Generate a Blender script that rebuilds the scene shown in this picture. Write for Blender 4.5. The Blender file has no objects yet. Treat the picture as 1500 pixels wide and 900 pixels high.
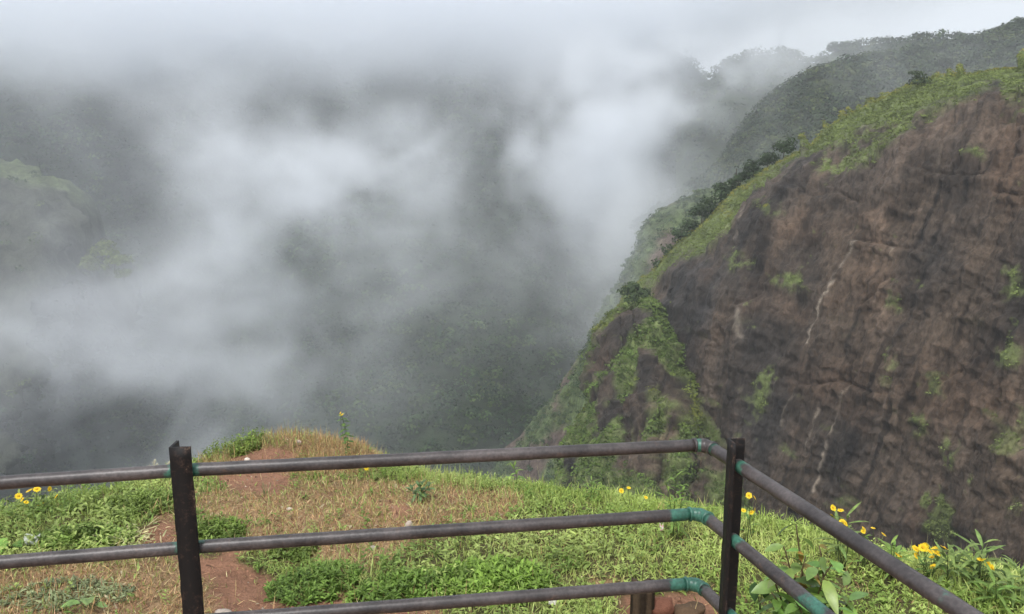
import bpy, math, random
import numpy as np
from mathutils import Vector

rng = np.random.default_rng(7)
random.seed(7)
sc = bpy.context.scene
COL = sc.collection

# ------------------------------------------------------------------ camera model
W, H, FPX = 1500.0, 900.0, 1120.0
PITCH = math.radians(9.9)
CZ = 1.5
cp, sp_ = math.cos(PITCH), math.sin(PITCH)
CAM = np.array([0.0, 0.0, CZ])


def ray(u, v):
    """direction for photo position (u, v), scaled so that the depth along the optical axis is 1"""
    u = np.asarray(u, float); v = np.asarray(v, float)
    a = (u - W / 2) / FPX; b = (H / 2 - v) / FPX
    return np.stack([a, cp + b * sp_, -sp_ + b * cp], -1)


def at_depth(u, v, d):
    return CAM + ray(u, v) * np.asarray(d, float)[..., None]


def at_y(u, v, y):
    r = ray(u, v)
    return CAM + r * (np.asarray(y, float) / r[..., 1])[..., None]


def project(P):
    q = P - CAM
    d = q[..., 1] * cp - q[..., 2] * sp_
    up = q[..., 1] * sp_ + q[..., 2] * cp
    d = np.maximum(d, 1e-3)
    return W / 2 + FPX * q[..., 0] / d, H / 2 - FPX * up / d


# ------------------------------------------------------------------ noise
_G = rng.normal(size=(256, 3)); _G /= np.linalg.norm(_G, axis=1)[:, None]


def _h(i, j, k):
    i = i.astype(np.uint32); j = j.astype(np.uint32); k = k.astype(np.uint32)
    h = i * np.uint32(374761393) + j * np.uint32(668265263) + k * np.uint32(2246822519)
    h = (h ^ (h >> np.uint32(13))) * np.uint32(1274126177)
    return ((h ^ (h >> np.uint32(16))) & np.uint32(255)).astype(np.int64)


def perlin(p):
    sh = p.shape[:-1]; p = p.reshape(-1, 3)
    i = np.floor(p).astype(np.int64); f = p - i
    w = f * f * f * (f * (f * 6 - 15) + 10)
    out = np.zeros(len(p))
    for dx in (0, 1):
        for dy in (0, 1):
            for dz in (0, 1):
                g = _G[_h(i[:, 0] + dx, i[:, 1] + dy, i[:, 2] + dz)]
                d = (f - np.array([dx, dy, dz]))
                n = (g * d).sum(1)
                out += n * (w[:, 0] if dx else 1 - w[:, 0]) * (w[:, 1] if dy else 1 - w[:, 1]) * (w[:, 2] if dz else 1 - w[:, 2])
    return (out * 1.6).reshape(sh)


def fbm(p, s=1.0, o=4, seed=0.0, gain=0.5):
    p = np.asarray(p, float) / s + seed * 17.31
    t, a, n = 0.0, 1.0, 0.0
    for k in range(o):
        t = t + a * perlin(p * (2.03 ** k) + k * 5.7); n += a; a *= gain
    return t / n


def ridged(p, s=1.0, o=3, seed=0.0):
    p = np.asarray(p, float) / s + seed * 11.7
    t, a, n = 0.0, 1.0, 0.0
    for k in range(o):
        t = t + a * (1 - np.abs(perlin(p * (2.1 ** k) + k * 3.1)) * 2); n += a; a *= 0.5
    return t / n


def sstep(a, b, x):
    t = np.clip((x - a) / (b - a), 0, 1)
    return t * t * (3 - 2 * t)


def seg_dist(u, v, pts):
    d = np.full(np.shape(u), 1e9)
    for (x0, y0), (x1, y1) in zip(pts[:-1], pts[1:]):
        dx, dy = x1 - x0, y1 - y0
        t = np.clip(((u - x0) * dx + (v - y0) * dy) / (dx * dx + dy * dy + 1e-9), 0, 1)
        d = np.minimum(d, np.hypot(u - x0 - t * dx, v - y0 - t * dy))
    return d


def poly_sd(u, v, pts):
    """signed distance, positive inside"""
    ins = np.zeros(np.shape(u), bool)
    n = len(pts)
    for a in range(n):
        x0, y0 = pts[a]; x1, y1 = pts[(a + 1) % n]
        c = ((y0 > v) != (y1 > v)) & (u < (x1 - x0) * (v - y0) / (y1 - y0 + 1e-12) + x0)
        ins ^= c
    d = seg_dist(u, v, list(pts) + [pts[0]])
    return np.where(ins, d, -d)


def interp(x, pts):
    p = np.array(pts, float)
    return np.interp(x, p[:, 0], p[:, 1])


# ------------------------------------------------------------------ object helpers
def tag(o, label=None, cat=None, group=None, kind=None):
    if label: o['label'] = label
    if cat: o['category'] = cat
    if group: o['group'] = group
    if kind: o['kind'] = kind
    return o


def empty(name, loc, label, cat, group=None):
    o = bpy.data.objects.new(name, None); COL.objects.link(o)
    o.location = loc; o.empty_display_size = 0.05
    return tag(o, label, cat, group)


class MB:
    """collects quads / triangles with one colour per vertex, and builds ONE mesh object"""
    def __init__(s):
        s.V, s.Q, s.T, s.C, s.n = [], [], [], [], 0

    def add(s, V, Q=None, T=None, C=(0.5, 0.5, 0.5)):
        V = np.asarray(V, float).reshape(-1, 3)
        C = np.broadcast_to(np.asarray(C, float), (len(V), 3))
        s.V.append(V); s.C.append(C)
        if Q is not None and len(Q): s.Q.append(np.asarray(Q, np.int64).reshape(-1, 4) + s.n)
        if T is not None and len(T): s.T.append(np.asarray(T, np.int64).reshape(-1, 3) + s.n)
        s.n += len(V)

    def build(s, name, mat, parent=None, smooth=True, attrs=None, local=True):
        V = np.concatenate(s.V); C = np.concatenate(s.C)
        if parent is not None and local:
            V = V - np.array(parent.matrix_basis.translation)
        Q = np.concatenate(s.Q) if s.Q else np.zeros((0, 4), np.int64)
        T = np.concatenate(s.T) if s.T else np.zeros((0, 3), np.int64)
        me = bpy.data.meshes.new(name)
        me.vertices.add(len(V)); me.vertices.foreach_set('co', V.astype(np.float32).ravel())
        nl = Q.size + T.size
        me.loops.add(nl)
        me.loops.foreach_set('vertex_index', np.concatenate([Q.ravel(), T.ravel()]).astype(np.int32))
        me.polygons.add(len(Q) + len(T))
        st = np.concatenate([np.arange(len(Q)) * 4, Q.size + np.arange(len(T)) * 3]).astype(np.int32)
        me.polygons.foreach_set('loop_start', st)
        if smooth: me.polygons.foreach_set('use_smooth', np.ones(len(Q) + len(T), bool))
        me.update(calc_edges=True)
        a = me.color_attributes.new('tint', 'FLOAT_COLOR', 'POINT')
        a.data.foreach_set('color', np.concatenate([C, np.ones((len(C), 1))], 1).astype(np.float32).ravel())
        for k, arr in (attrs or {}).items():
            t = me.attributes.new(k, 'FLOAT', 'POINT'); t.data.foreach_set('value', np.asarray(arr, np.float32).ravel())
        me.materials.append(mat)
        o = bpy.data.objects.new(name, me); COL.objects.link(o)
        if parent is not None: o.parent = parent
        return o


def grid_quads(nr, nc, wrap=False):
    r, c = np.meshgrid(np.arange(nr - 1), np.arange(nc if wrap else nc - 1), indexing='ij')
    c2 = (c + 1) % nc
    return np.stack([r * nc + c, r * nc + c2, (r + 1) * nc + c2, (r + 1) * nc + c], -1).reshape(-1, 4)


def tube(mb, path, rad, nseg=14, C=(0.5,) * 3, cap=True):
    path = np.asarray(path, float); n = len(path)
    rad = np.broadcast_to(np.asarray(rad, float), (n,))
    t = np.gradient(path, axis=0); t /= np.linalg.norm(t, axis=1)[:, None]
    ref = np.array([0, 0, 1.0]) if abs(t[0, 2]) < 0.9 else np.array([1.0, 0, 0])
    a = np.cross(t, ref); a /= np.linalg.norm(a, axis=1)[:, None]
    b = np.cross(a, t)
    ang = np.arange(nseg) / nseg * 2 * math.pi
    ring = a[:, None] * np.cos(ang)[None, :, None] + b[:, None] * np.sin(ang)[None, :, None]
    V = (path[:, None] + ring * rad[:, None, None]).reshape(-1, 3)
    Q = grid_quads(n, nseg, True)
    T = []
    if cap:
        V = np.concatenate([V, path[:1], path[-1:]])
        k = n * nseg
        for j in range(nseg):
            T.append((k, (j + 1) % nseg, j)); T.append((k + 1, (n - 1) * nseg + j, (n - 1) * nseg + (j + 1) % nseg))
    mb.add(V, Q, T, C)
    return np.repeat(np.arange(n), nseg)


def norm(a):
    return a / np.maximum(np.linalg.norm(a, axis=-1, keepdims=True), 1e-9)


GRASS_PROF = (0.7, 1.0, 0.75, 0.08)
LANCE = (0.15, 0.85, 1.0, 0.6, 0.04)
OVAL = (0.12, 0.75, 1.0, 0.98, 0.62, 0.05)


def strips(mb, base, d, L, Wd, bend, C, prof=GRASS_PROF, fold=0.0, side=None, tipC=None):
    """N leaves or blades; each a strip that bends towards the ground, folded along its midrib when fold > 0"""
    N = len(base); k = len(prof)
    d = norm(np.asarray(d, float))
    L = np.broadcast_to(L, (N,)); Wd = np.broadcast_to(Wd, (N,)); bend = np.broadcast_to(bend, (N,))
    if side is None:
        side = np.cross(d, np.array([0, 0, 1.0]))
        bad = np.linalg.norm(side, axis=1) < 0.15
        az = rng.uniform(0, 6.283, N)
        side[bad] = np.stack([np.cos(az), np.sin(az), 0 * az], 1)[bad]
        tw = rng.normal(0, 0.35, N)
        side = norm(side)
        nrm = np.cross(side, d)
        side = side * np.cos(tw)[:, None] + nrm * np.sin(tw)[:, None]
    side = norm(side)
    nrm = norm(np.cross(side, d))
    s = np.linspace(0, 1, k)
    pts = base[:, None] + d[:, None] * (L[:, None] * s)[..., None]
    pts[..., 2] -= (bend * L)[:, None] * s ** 2
    w = (Wd[:, None] * np.array(prof)[None]) * 0.5
    C = np.broadcast_to(np.asarray(C, float), (N, 3))
    if fold > 0:
        V = np.stack([pts - side[:, None] * w[..., None] + nrm[:, None] * (w * fold)[..., None], pts,
                      pts + side[:, None] * w[..., None] + nrm[:, None] * (w * fold)[..., None]], 2)
        m = 3
    else:
        V = np.stack([pts - side[:, None] * w[..., None], pts + side[:, None] * w[..., None]], 2); m = 2
    q = grid_quads(k, m)
    Q = (q[None] + (np.arange(N) * k * m)[:, None, None]).reshape(-1, 4)
    CC = np.broadcast_to(C[:, None, None], (N, k, m, 3)).copy()
    if tipC is not None:
        CC = CC * (1 - s[None, :, None, None]) + np.broadcast_to(np.asarray(tipC, float), (N, 3))[:, None, None] * s[None, :, None, None]
    mb.add(V.reshape(-1, 3), Q, None, CC.reshape(-1, 3))


def rand_dirs(n, zmin=-1.0):
    z = rng.uniform(zmin, 1, n); a = rng.uniform(0, 6.2832, n); r = np.sqrt(1 - z * z)
    return np.stack([r * np.cos(a), r * np.sin(a), z], 1)


def leaf_quads(mb, pos, nrm, size, C, jit=0.55):
    """small leaf-spray quads facing roughly along nrm"""
    N = len(pos)
    n = norm(nrm + rng.normal(0, jit, (N, 3)))
    a = norm(np.cross(n, rng.normal(size=(N, 3)))); b = np.cross(n, a)
    size = np.broadcast_to(size, (N,))[:, None]
    j = lambda: rng.uniform(0.6, 1.25, (N, 1))
    V = np.stack([pos - a * size * j() * 0.7, pos - b * size * j() * 0.55, pos + a * size * j() * 0.7, pos + b * size * j() * 0.55], 1)
    mb.add(V.reshape(-1, 3), np.arange(N * 4).reshape(N, 4), None, np.repeat(np.broadcast_to(C, (N, 3)), 4, 0))


# ------------------------------------------------------------------ materials
def new_mat(name):
    m = bpy.data.materials.new(name); m.use_nodes = True
    nt = m.node_tree; nt.nodes.clear()
    return m, nt, nt.nodes, nt.links


def nd(nodes, t, **kw):
    n = nodes.new(t)
    for k, v in kw.items():
        if k.startswith('i_'):
            key = k[2:].replace('_', ' ')
            n.inputs[int(key) if key.isdigit() else key].default_value = v
        else: setattr(n, k, v)
    return n


def leaf_mat(name, rough=0.55, trans=0.3, nscale=60.0, var=0.35, spec=0.3):
    m, nt, N, L = new_mat(name)
    out = nd(N, 'ShaderNodeOutputMaterial'); at = nd(N, 'ShaderNodeAttribute', attribute_name='tint')
    tc = nd(N, 'ShaderNodeTexCoord')
    no = nd(N, 'ShaderNodeTexNoise', i_Scale=nscale, i_Detail=3.0); L.new(tc.outputs['Object'], no.inputs['Vector'])
    mr = nd(N, 'ShaderNodeMapRange'); mr.inputs[1].default_value = 0.3; mr.inputs[2].default_value = 0.7
    mr.inputs[3].default_value = 1 - var; mr.inputs[4].default_value = 1 + var
    L.new(no.outputs[0], mr.inputs[0])
    mx = nd(N, 'ShaderNodeVectorMath', operation='SCALE'); L.new(at.outputs['Color'], mx.inputs[0]); L.new(mr.outputs[0], mx.inputs['Scale'])
    bs = nd(N, 'ShaderNodeBsdfPrincipled'); bs.inputs['Roughness'].default_value = rough
    bs.inputs['Specular IOR Level'].default_value = spec
    L.new(mx.outputs[0], bs.inputs['Base Color'])
    if trans > 0:
        tr = nd(N, 'ShaderNodeBsdfTranslucent'); L.new(mx.outputs[0], tr.inputs['Color'])
        ms = nd(N, 'ShaderNodeMixShader'); ms.inputs[0].default_value = trans
        L.new(bs.outputs[0], ms.inputs[1]); L.new(tr.outputs[0], ms.inputs[2]); L.new(ms.outputs[0], out.inputs[0])
    else:
        L.new(bs.outputs[0], out.inputs[0])
    return m


def earth_mat(name, s1, s2, bump, bdist, rough=0.9, var=0.4):
    """vertex tint times two octaves of noise, with bump"""
    m, nt, N, L = new_mat(name)
    out = nd(N, 'ShaderNodeOutputMaterial'); at = nd(N, 'ShaderNodeAttribute', attribute_name='tint')
    tc = nd(N, 'ShaderNodeTexCoord')
    a = nd(N, 'ShaderNodeTexNoise', i_Scale=s1, i_Detail=8.0, i_Roughness=0.65); L.new(tc.outputs['Object'], a.inputs['Vector'])
    b = nd(N, 'ShaderNodeTexNoise', i_Scale=s2, i_Detail=6.0, i_Roughness=0.7); L.new(tc.outputs['Object'], b.inputs['Vector'])
    ad = nd(N, 'ShaderNodeMath', operation='ADD'); L.new(a.outputs[0], ad.inputs[0]); L.new(b.outputs[0], ad.inputs[1])
    mr = nd(N, 'ShaderNodeMapRange'); mr.inputs[1].default_value = 0.7; mr.inputs[2].default_value = 1.3
    mr.inputs[3].default_value = 1 - var; mr.inputs[4].default_value = 1 + var; L.new(ad.outputs[0], mr.inputs[0])
    mx = nd(N, 'ShaderNodeVectorMath', operation='SCALE'); L.new(at.outputs['Color'], mx.inputs[0]); L.new(mr.outputs[0], mx.inputs['Scale'])
    bs = nd(N, 'ShaderNodeBsdfPrincipled'); bs.inputs['Roughness'].default_value = rough; bs.inputs['Specular IOR Level'].default_value = 0.25
    bp = nd(N, 'ShaderNodeBump'); bp.inputs['Strength'].default_value = bump; bp.inputs['Distance'].default_value = bdist
    L.new(ad.outputs[0], bp.inputs['Height']); L.new(bp.outputs[0], bs.inputs['Normal'])
    L.new(mx.outputs[0], bs.inputs['Base Color']); L.new(bs.outputs[0], out.inputs[0])
    return m


def rail_mat():
    """worn brown pipe; older green paint shows at the joints and in scraped patches"""
    m, nt, N, L = new_mat('worn_pipe_paint')
    out = nd(N, 'ShaderNodeOutputMaterial'); at = nd(N, 'ShaderNodeAttribute', attribute_name='green')
    tc = nd(N, 'ShaderNodeTexCoord')
    n1 = nd(N, 'ShaderNodeTexNoise', i_Scale=22.0, i_Detail=6.0, i_Roughness=0.7); L.new(tc.outputs['Object'], n1.inputs['Vector'])
    n2 = nd(N, 'ShaderNodeTexNoise', i_Scale=9.0, i_Detail=5.0, i_Roughness=0.6); L.new(tc.outputs['Object'], n2.inputs['Vector'])
    n3 = nd(N, 'ShaderNodeTexNoise', i_Scale=140.0, i_Detail=4.0); L.new(tc.outputs['Object'], n3.inputs['Vector'])
    cr = nd(N, 'ShaderNodeValToRGB'); cr.color_ramp.elements[0].position = 0.35; cr.color_ramp.elements[1].position = 0.68
    cr.color_ramp.elements[0].color = (0.030, 0.026, 0.026, 1); cr.color_ramp.elements[1].color = (0.098, 0.082, 0.079, 1)
    L.new(n2.outputs[0], cr.inputs[0])
    ru = nd(N, 'ShaderNodeValToRGB'); ru.color_ramp.elements[0].position = 0.60; ru.color_ramp.elements[1].position = 0.70
    ru.color_ramp.elements[0].color = (0, 0, 0, 1); ru.color_ramp.elements[1].color = (1, 1, 1, 1); L.new(n1.outputs[0], ru.inputs[0])
    m1 = nd(N, 'ShaderNodeMix', data_type='RGBA'); L.new(ru.outputs[0], m1.inputs[0]); L.new(cr.outputs[0], m1.inputs[6]); m1.inputs[7].default_value = (0.105, 0.068, 0.052, 1)
    # green where green attr + noise passes a threshold
    ad = nd(N, 'ShaderNodeMath', operation='MULTIPLY_ADD'); L.new(n1.outputs[0], ad.inputs[0]); ad.inputs[1].default_value = 0.8; L.new(at.outputs['Fac'], ad.inputs[2])
    gr = nd(N, 'ShaderNodeMapRange'); gr.inputs[1].default_value = 0.82; gr.inputs[2].default_value = 0.92; L.new(ad.outputs[0], gr.inputs[0])
    gc = nd(N, 'ShaderNodeValToRGB'); gc.color_ramp.elements[0].color = (0.018, 0.078, 0.054, 1); gc.color_ramp.elements[1].color = (0.075, 0.215, 0.155, 1)
    gc.color_ramp.elements[0].position = 0.3; gc.color_ramp.elements[1].position = 0.7; L.new(n2.outputs[0], gc.inputs[0])
    m2 = nd(N, 'ShaderNodeMix', data_type='RGBA'); L.new(gr.outputs[0], m2.inputs[0]); L.new(m1.outputs[2], m2.inputs[6]); L.new(gc.outputs[0], m2.inputs[7])
    sp = nd(N, 'ShaderNodeMapRange'); sp.inputs[1].default_value = 0.35; sp.inputs[2].default_value = 0.65; sp.inputs[3].default_value = 0.75; sp.inputs[4].default_value = 1.2; L.new(n3.outputs[0], sp.inputs[0])
    mx = nd(N, 'ShaderNodeVectorMath', operation='SCALE'); L.new(m2.outputs[2], mx.inputs[0]); L.new(sp.outputs[0], mx.inputs['Scale'])
    bs = nd(N, 'ShaderNodeBsdfPrincipled'); bs.inputs['Roughness'].default_value = 0.40; bs.inputs['Specular IOR Level'].default_value = 0.5
    bp = nd(N, 'ShaderNodeBump'); bp.inputs['Strength'].default_value = 0.25; bp.inputs['Distance'].default_value = 0.002
    L.new(n3.outputs[0], bp.inputs['Height']); L.new(bp.outputs[0], bs.inputs['Normal'])
    L.new(mx.outputs[0], bs.inputs['Base Color']); L.new(bs.outputs[0], out.inputs[0])
    return m


def post_mat():
    m, nt, N, L = new_mat('rusted_black_steel')
    out = nd(N, 'ShaderNodeOutputMaterial'); tc = nd(N, 'ShaderNodeTexCoord')
    n1 = nd(N, 'ShaderNodeTexNoise', i_Scale=75.0, i_Detail=8.0, i_Roughness=0.75); L.new(tc.outputs['Object'], n1.inputs['Vector'])
    n2 = nd(N, 'ShaderNodeTexNoise', i_Scale=11.0, i_Detail=4.0); L.new(tc.outputs['Object'], n2.inputs['Vector'])
    at = nd(N, 'ShaderNodeAttribute', attribute_name='wear')
    a1 = nd(N, 'ShaderNodeMath', operation='ADD'); L.new(n1.outputs[0], a1.inputs[0]); L.new(at.outputs['Fac'], a1.inputs[1])
    a2 = nd(N, 'ShaderNodeMath', operation='MULTIPLY_ADD'); L.new(n2.outputs[0], a2.inputs[0]); a2.inputs[1].default_value = 0.35; L.new(a1.outputs[0], a2.inputs[2])
    cr = nd(N, 'ShaderNodeValToRGB'); e = cr.color_ramp.elements
    e[0].position = 0.78; e[0].color = (0.010, 0.009, 0.009, 1); e[1].position = 1.06; e[1].color = (0.26, 0.19, 0.13, 1)
    k = e.new(0.90); k.color = (0.045, 0.028, 0.022, 1)
    L.new(a2.outputs[0], cr.inputs[0])
    bs = nd(N, 'ShaderNodeBsdfPrincipled'); bs.inputs['Roughness'].default_value = 0.62; bs.inputs['Specular IOR Level'].default_value = 0.3
    bp = nd(N, 'ShaderNodeBump'); bp.inputs['Strength'].default_value = 0.5; bp.inputs['Distance'].default_value = 0.002
    L.new(n1.outputs[0], bp.inputs['Height']); L.new(bp.outputs[0], bs.inputs['Normal'])
    L.new(cr.outputs[0], bs.inputs['Base Color']); L.new(bs.outputs[0], out.inputs[0])
    return m


M_LEAF = leaf_mat('leaf')
M_FAR = leaf_mat('far_foliage', rough=0.8, trans=0.15, nscale=0.35, var=0.3, spec=0.1)
M_PETAL = leaf_mat('petal', rough=0.6, trans=0.25, nscale=200, var=0.15)
M_SOIL = earth_mat('red_soil', 9.0, 70.0, 0.9, 0.02)

def rock_mat():
    m, nt, N, L = new_mat('wet_basalt')
    out = nd(N, 'ShaderNodeOutputMaterial'); at = nd(N, 'ShaderNodeAttribute', attribute_name='tint'); tc = nd(N, 'ShaderNodeTexCoord')
    mp = nd(N, 'ShaderNodeMapping'); mp.inputs['Scale'].default_value = (1, 1, 0.42); L.new(tc.outputs['Object'], mp.inputs[0])
    a = nd(N, 'ShaderNodeTexNoise', i_Scale=0.22, i_Detail=9.0, i_Roughness=0.68, i_Distortion=0.6); L.new(mp.outputs[0], a.inputs['Vector'])
    b = nd(N, 'ShaderNodeTexNoise', i_Scale=1.3, i_Detail=6.0, i_Roughness=0.75); L.new(mp.outputs[0], b.inputs['Vector'])
    wv = nd(N, 'ShaderNodeVectorMath', operation='MULTIPLY_ADD'); L.new(a.outputs['Color'], wv.inputs[0]); wv.inputs[1].default_value = (5, 5, 5); L.new(tc.outputs['Object'], wv.inputs[2])
    vo = nd(N, 'ShaderNodeTexVoronoi', feature='DISTANCE_TO_EDGE', i_Scale=0.26); L.new(wv.outputs[0], vo.inputs['Vector'])
    ck = nd(N, 'ShaderNodeMapRange'); ck.inputs[1].default_value = 0.0; ck.inputs[2].default_value = 0.045; ck.inputs[3].default_value = 0.0; ck.inputs[4].default_value = 1.0; L.new(vo.outputs['Distance'], ck.inputs[0])
    mr = nd(N, 'ShaderNodeMapRange'); mr.inputs[1].default_value = 0.32; mr.inputs[2].default_value = 0.68; mr.inputs[3].default_value = 0.42; mr.inputs[4].default_value = 1.6; L.new(a.outputs[0], mr.inputs[0])
    mr2 = nd(N, 'ShaderNodeMapRange'); mr2.inputs[1].default_value = 0.3; mr2.inputs[2].default_value = 0.7; mr2.inputs[3].default_value = 0.45; mr2.inputs[4].default_value = 1.6; L.new(b.outputs[0], mr2.inputs[0])
    mu = nd(N, 'ShaderNodeMath', operation='MULTIPLY'); L.new(mr.outputs[0], mu.inputs[0]); L.new(mr2.outputs[0], mu.inputs[1])
    mc = nd(N, 'ShaderNodeMapRange'); mc.inputs[3].default_value = 0.86; mc.inputs[4].default_value = 1.0; L.new(ck.outputs[0], mc.inputs[0])
    mu2 = nd(N, 'ShaderNodeMath', operation='MULTIPLY'); L.new(mu.outputs[0], mu2.inputs[0]); L.new(mc.outputs[0], mu2.inputs[1])
    mx = nd(N, 'ShaderNodeVectorMath', operation='SCALE'); L.new(at.outputs['Color'], mx.inputs[0]); L.new(mu2.outputs[0], mx.inputs['Scale'])
    h = nd(N, 'ShaderNodeMath', operation='MULTIPLY_ADD'); L.new(b.outputs[0], h.inputs[0]); h.inputs[1].default_value = 0.5; L.new(a.outputs[0], h.inputs[2])
    h2 = nd(N, 'ShaderNodeMath', operation='MULTIPLY_ADD'); L.new(ck.outputs[0], h2.inputs[0]); h2.inputs[1].default_value = 0.05; L.new(h.outputs[0], h2.inputs[2])
    bp = nd(N, 'ShaderNodeBump'); bp.inputs['Strength'].default_value = 0.9; bp.inputs['Distance'].default_value = 1.1; L.new(h2.outputs[0], bp.inputs['Height'])
    bs = nd(N, 'ShaderNodeBsdfPrincipled'); bs.inputs['Roughness'].default_value = 0.7; bs.inputs['Specular IOR Level'].default_value = 0.25
    L.new(bp.outputs[0], bs.inputs['Normal']); L.new(mx.outputs[0], bs.inputs['Base Color']); L.new(bs.outputs[0], out.inputs[0])
    return m


M_ROCK = rock_mat()
M_HILL = earth_mat('hillside', 0.03, 0.3, 0.6, 1.5, var=0.4)
M_STONE = earth_mat('stone', 14.0, 90.0, 0.7, 0.006, rough=0.8, var=0.3)
M_RAIL = rail_mat(); M_POST = post_mat()

# ------------------------------------------------------------------ the promontory (ground)
EDGE = [(-70, -45), (-30, -14), (-8, 0.2), (-5, 1.9), (-3.3, 2.95), (-2.38, 3.42), (-1.9, 4.0), (-1.4, 4.55), (-0.9, 4.5), (-0.45, 4.05),
        (0.0, 3.88), (0.4, 3.80), (0.9, 3.55), (1.55, 2.95), (1.9, 2.80), (2.6, 2.35), (4, 1.2), (7, -1.5), (30, -22), (70, -60)]


def ground_z(x, y):
    x = np.asarray(x, float); y = np.asarray(y, float)
    e = interp(x, EDGE)
    d = (y - e) * 0.85
    P = np.stack([x, y, 0 * x], -1)
    d = d + 0.22 * fbm(P, 0.9, 3, 2)
    z = -0.03 * np.clip(y - 2.2, 0, None) - 0.10 * np.clip(y - 3.3, 0, None)
    z = z + 0.05 * fbm(P, 1.1, 3, 3) + 0.022 * fbm(P, 0.28, 3, 4)
    # mound with the little red scarp
    z = z + 0.15 * np.exp(-((x + 1.50) / 0.62) ** 2 - ((y - 4.55) / 0.42) ** 2)
    # footpath is worn in a little
    z = z - 0.05 * np.exp(-((x + 0.98 - 0.22 * (y - 2.4)) / 0.25) ** 2) * sstep(3.6, 2.6, y)
    dd = np.clip(d + 0.35, 0, None)
    z = z - 0.55 * dd ** 2 / (1 + 0.33 * dd) * (1 + 0.25 * fbm(P, 6, 3, 5))
    return np.maximum(z, -176)


def nonuni(lo, a, b, hi, step, grow=1.18):
    mid = list(np.arange(a, b, step)); left, right = [], []
    s, x = step, a
    while x > lo: s *= grow; x -= s; left.append(x)
    s, x = step, mid[-1]
    while x < hi: s *= grow; x += s; right.append(x)
    return np.array(left[::-1] + mid + right)


# zones of the ground, outlined on the promontory as seen from the railing
SOIL = [[(198, 775), (240, 757), (262, 770), (262, 812), (300, 815), (345, 812), (372, 838), (405, 852), (420, 875), (500, 878), (600, 888), (640, 930), (640, 1000), (300, 1000), (318, 850), (250, 822), (205, 800)],
        [(325, 694), (430, 690), (440, 706), (400, 722), (345, 722), (320, 712)], [(345, 665), (410, 655), (440, 668), (430, 690), (345, 690)],
        [(915, 868), (1000, 868), (1062, 885), (1062, 940), (900, 940)], [(560, 735), (590, 735), (585, 760), (560, 755)], [(330, 800), (372, 803), (350, 822), (325, 818)]]
DRY = [[(290, 722), (400, 716), (500, 700), (640, 708), (765, 728), (765, 752), (700, 770), (620, 795), (560, 830), (500, 842), (440, 812), (330, 800), (290, 780)],
       [(0, 838), (120, 824), (240, 818), (330, 852), (305, 930), (0, 1100), (-300, 1100), (-200, 850)],
       [(285, 684), (330, 664), (385, 636), (415, 560), (620, 560), (575, 672), (545, 692), (430, 700), (300, 700)],
       [(440, 872), (600, 860), (650, 895), (640, 960), (440, 960)], [(215, 745), (262, 735), (270, 765), (230, 765)], [(860, 850), (900, 850), (905, 870), (870, 870)]]


def zones(P):
    u, v = project(P)
    w = np.stack([P[..., 0], P[..., 1], 0 * P[..., 0]], -1)
    ju = u + 26 * fbm(w, 0.22, 3, 8); jv = v + 14 * fbm(w, 0.22, 3, 9)
    s = np.max([poly_sd(ju, jv, p) for p in SOIL], 0); d = np.max([poly_sd(ju, jv, p) for p in DRY], 0)
    back = P[..., 1] < 1.9
    s = np.where(back, 20 * fbm(w, 1.2, 3, 10), s); d = np.where(back, 20 * fbm(w, 1.0, 3, 11) + 6, d)
    soil = sstep(-6, 6, s)
    dry = sstep(-9, 9, d) * (1 - soil)
    return soil, dry, np.clip(1 - soil - dry, 0, 1)


gx = nonuni(-70, -3.4, 3.4, 70, 0.035, 1.13)
gy = nonuni(-70, 1.2, 5.4, 100, 0.03, 1.13)
X, Y = np.meshgrid(gx, gy)
Z = ground_z(X, Y)
GP = np.stack([X, Y, Z], -1)
so, dr, gr = zones(GP)
n = fbm(GP, 0.35, 4, 12)[..., None]
cs = np.array([0.30, 0.155, 0.095]) * (1 + 0.35 * n); cd = np.array([0.33, 0.215, 0.12]) * (1 + 0.4 * n); cg = np.array([0.11, 0.10, 0.042]) * (1 + 0.3 * n)
GC = cs * so[..., None] + cd * dr[..., None] + cg * gr[..., None]
steep = sstep(-1.0, -4.0, Z)[..., None]
GC = GC * (1 - steep) + steep * np.array([0.07, 0.085, 0.035])
mb = MB(); mb.add(GP.reshape(-1, 3), grid_quads(len(gy), len(gx)), None, GC.reshape(-1, 3))
tag(mb.build('ground', M_SOIL), 'red soil and turf ground of the viewpoint ledge', 'ground', kind='structure')

# ---- grass, dry straw and leafy ground cover on the ledge
def scatter(n, x0=-3.3, x1=3.3, y0=1.55, y1=5.3):
    x = rng.uniform(x0, x1, n); y = rng.uniform(y0, y1, n)
    e = interp(x, EDGE); k = y < e + 0.45
    x, y = x[k], y[k]
    P = np.stack([x, y, ground_z(x, y)], 1)
    u, v = project(P)
    k = (u > -160) & (u < 1660) & (v < 960)
    return P[k]


def az_dir(n, tilt_lo, tilt_hi):
    a = rng.uniform(0, 6.2832, n); t = rng.uniform(tilt_lo, tilt_hi, n)
    return np.stack([np.cos(a) * np.sin(t), np.sin(a) * np.sin(t), np.cos(t)], 1)


def jitter(c, n, s=0.25):
    c = np.asarray(c, float)
    return np.clip(c * (1 + rng.normal(0, s, (n, 1))) * (1 + rng.normal(0, s * 0.25, (n, 3))), 0.004, 0.9)


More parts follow.
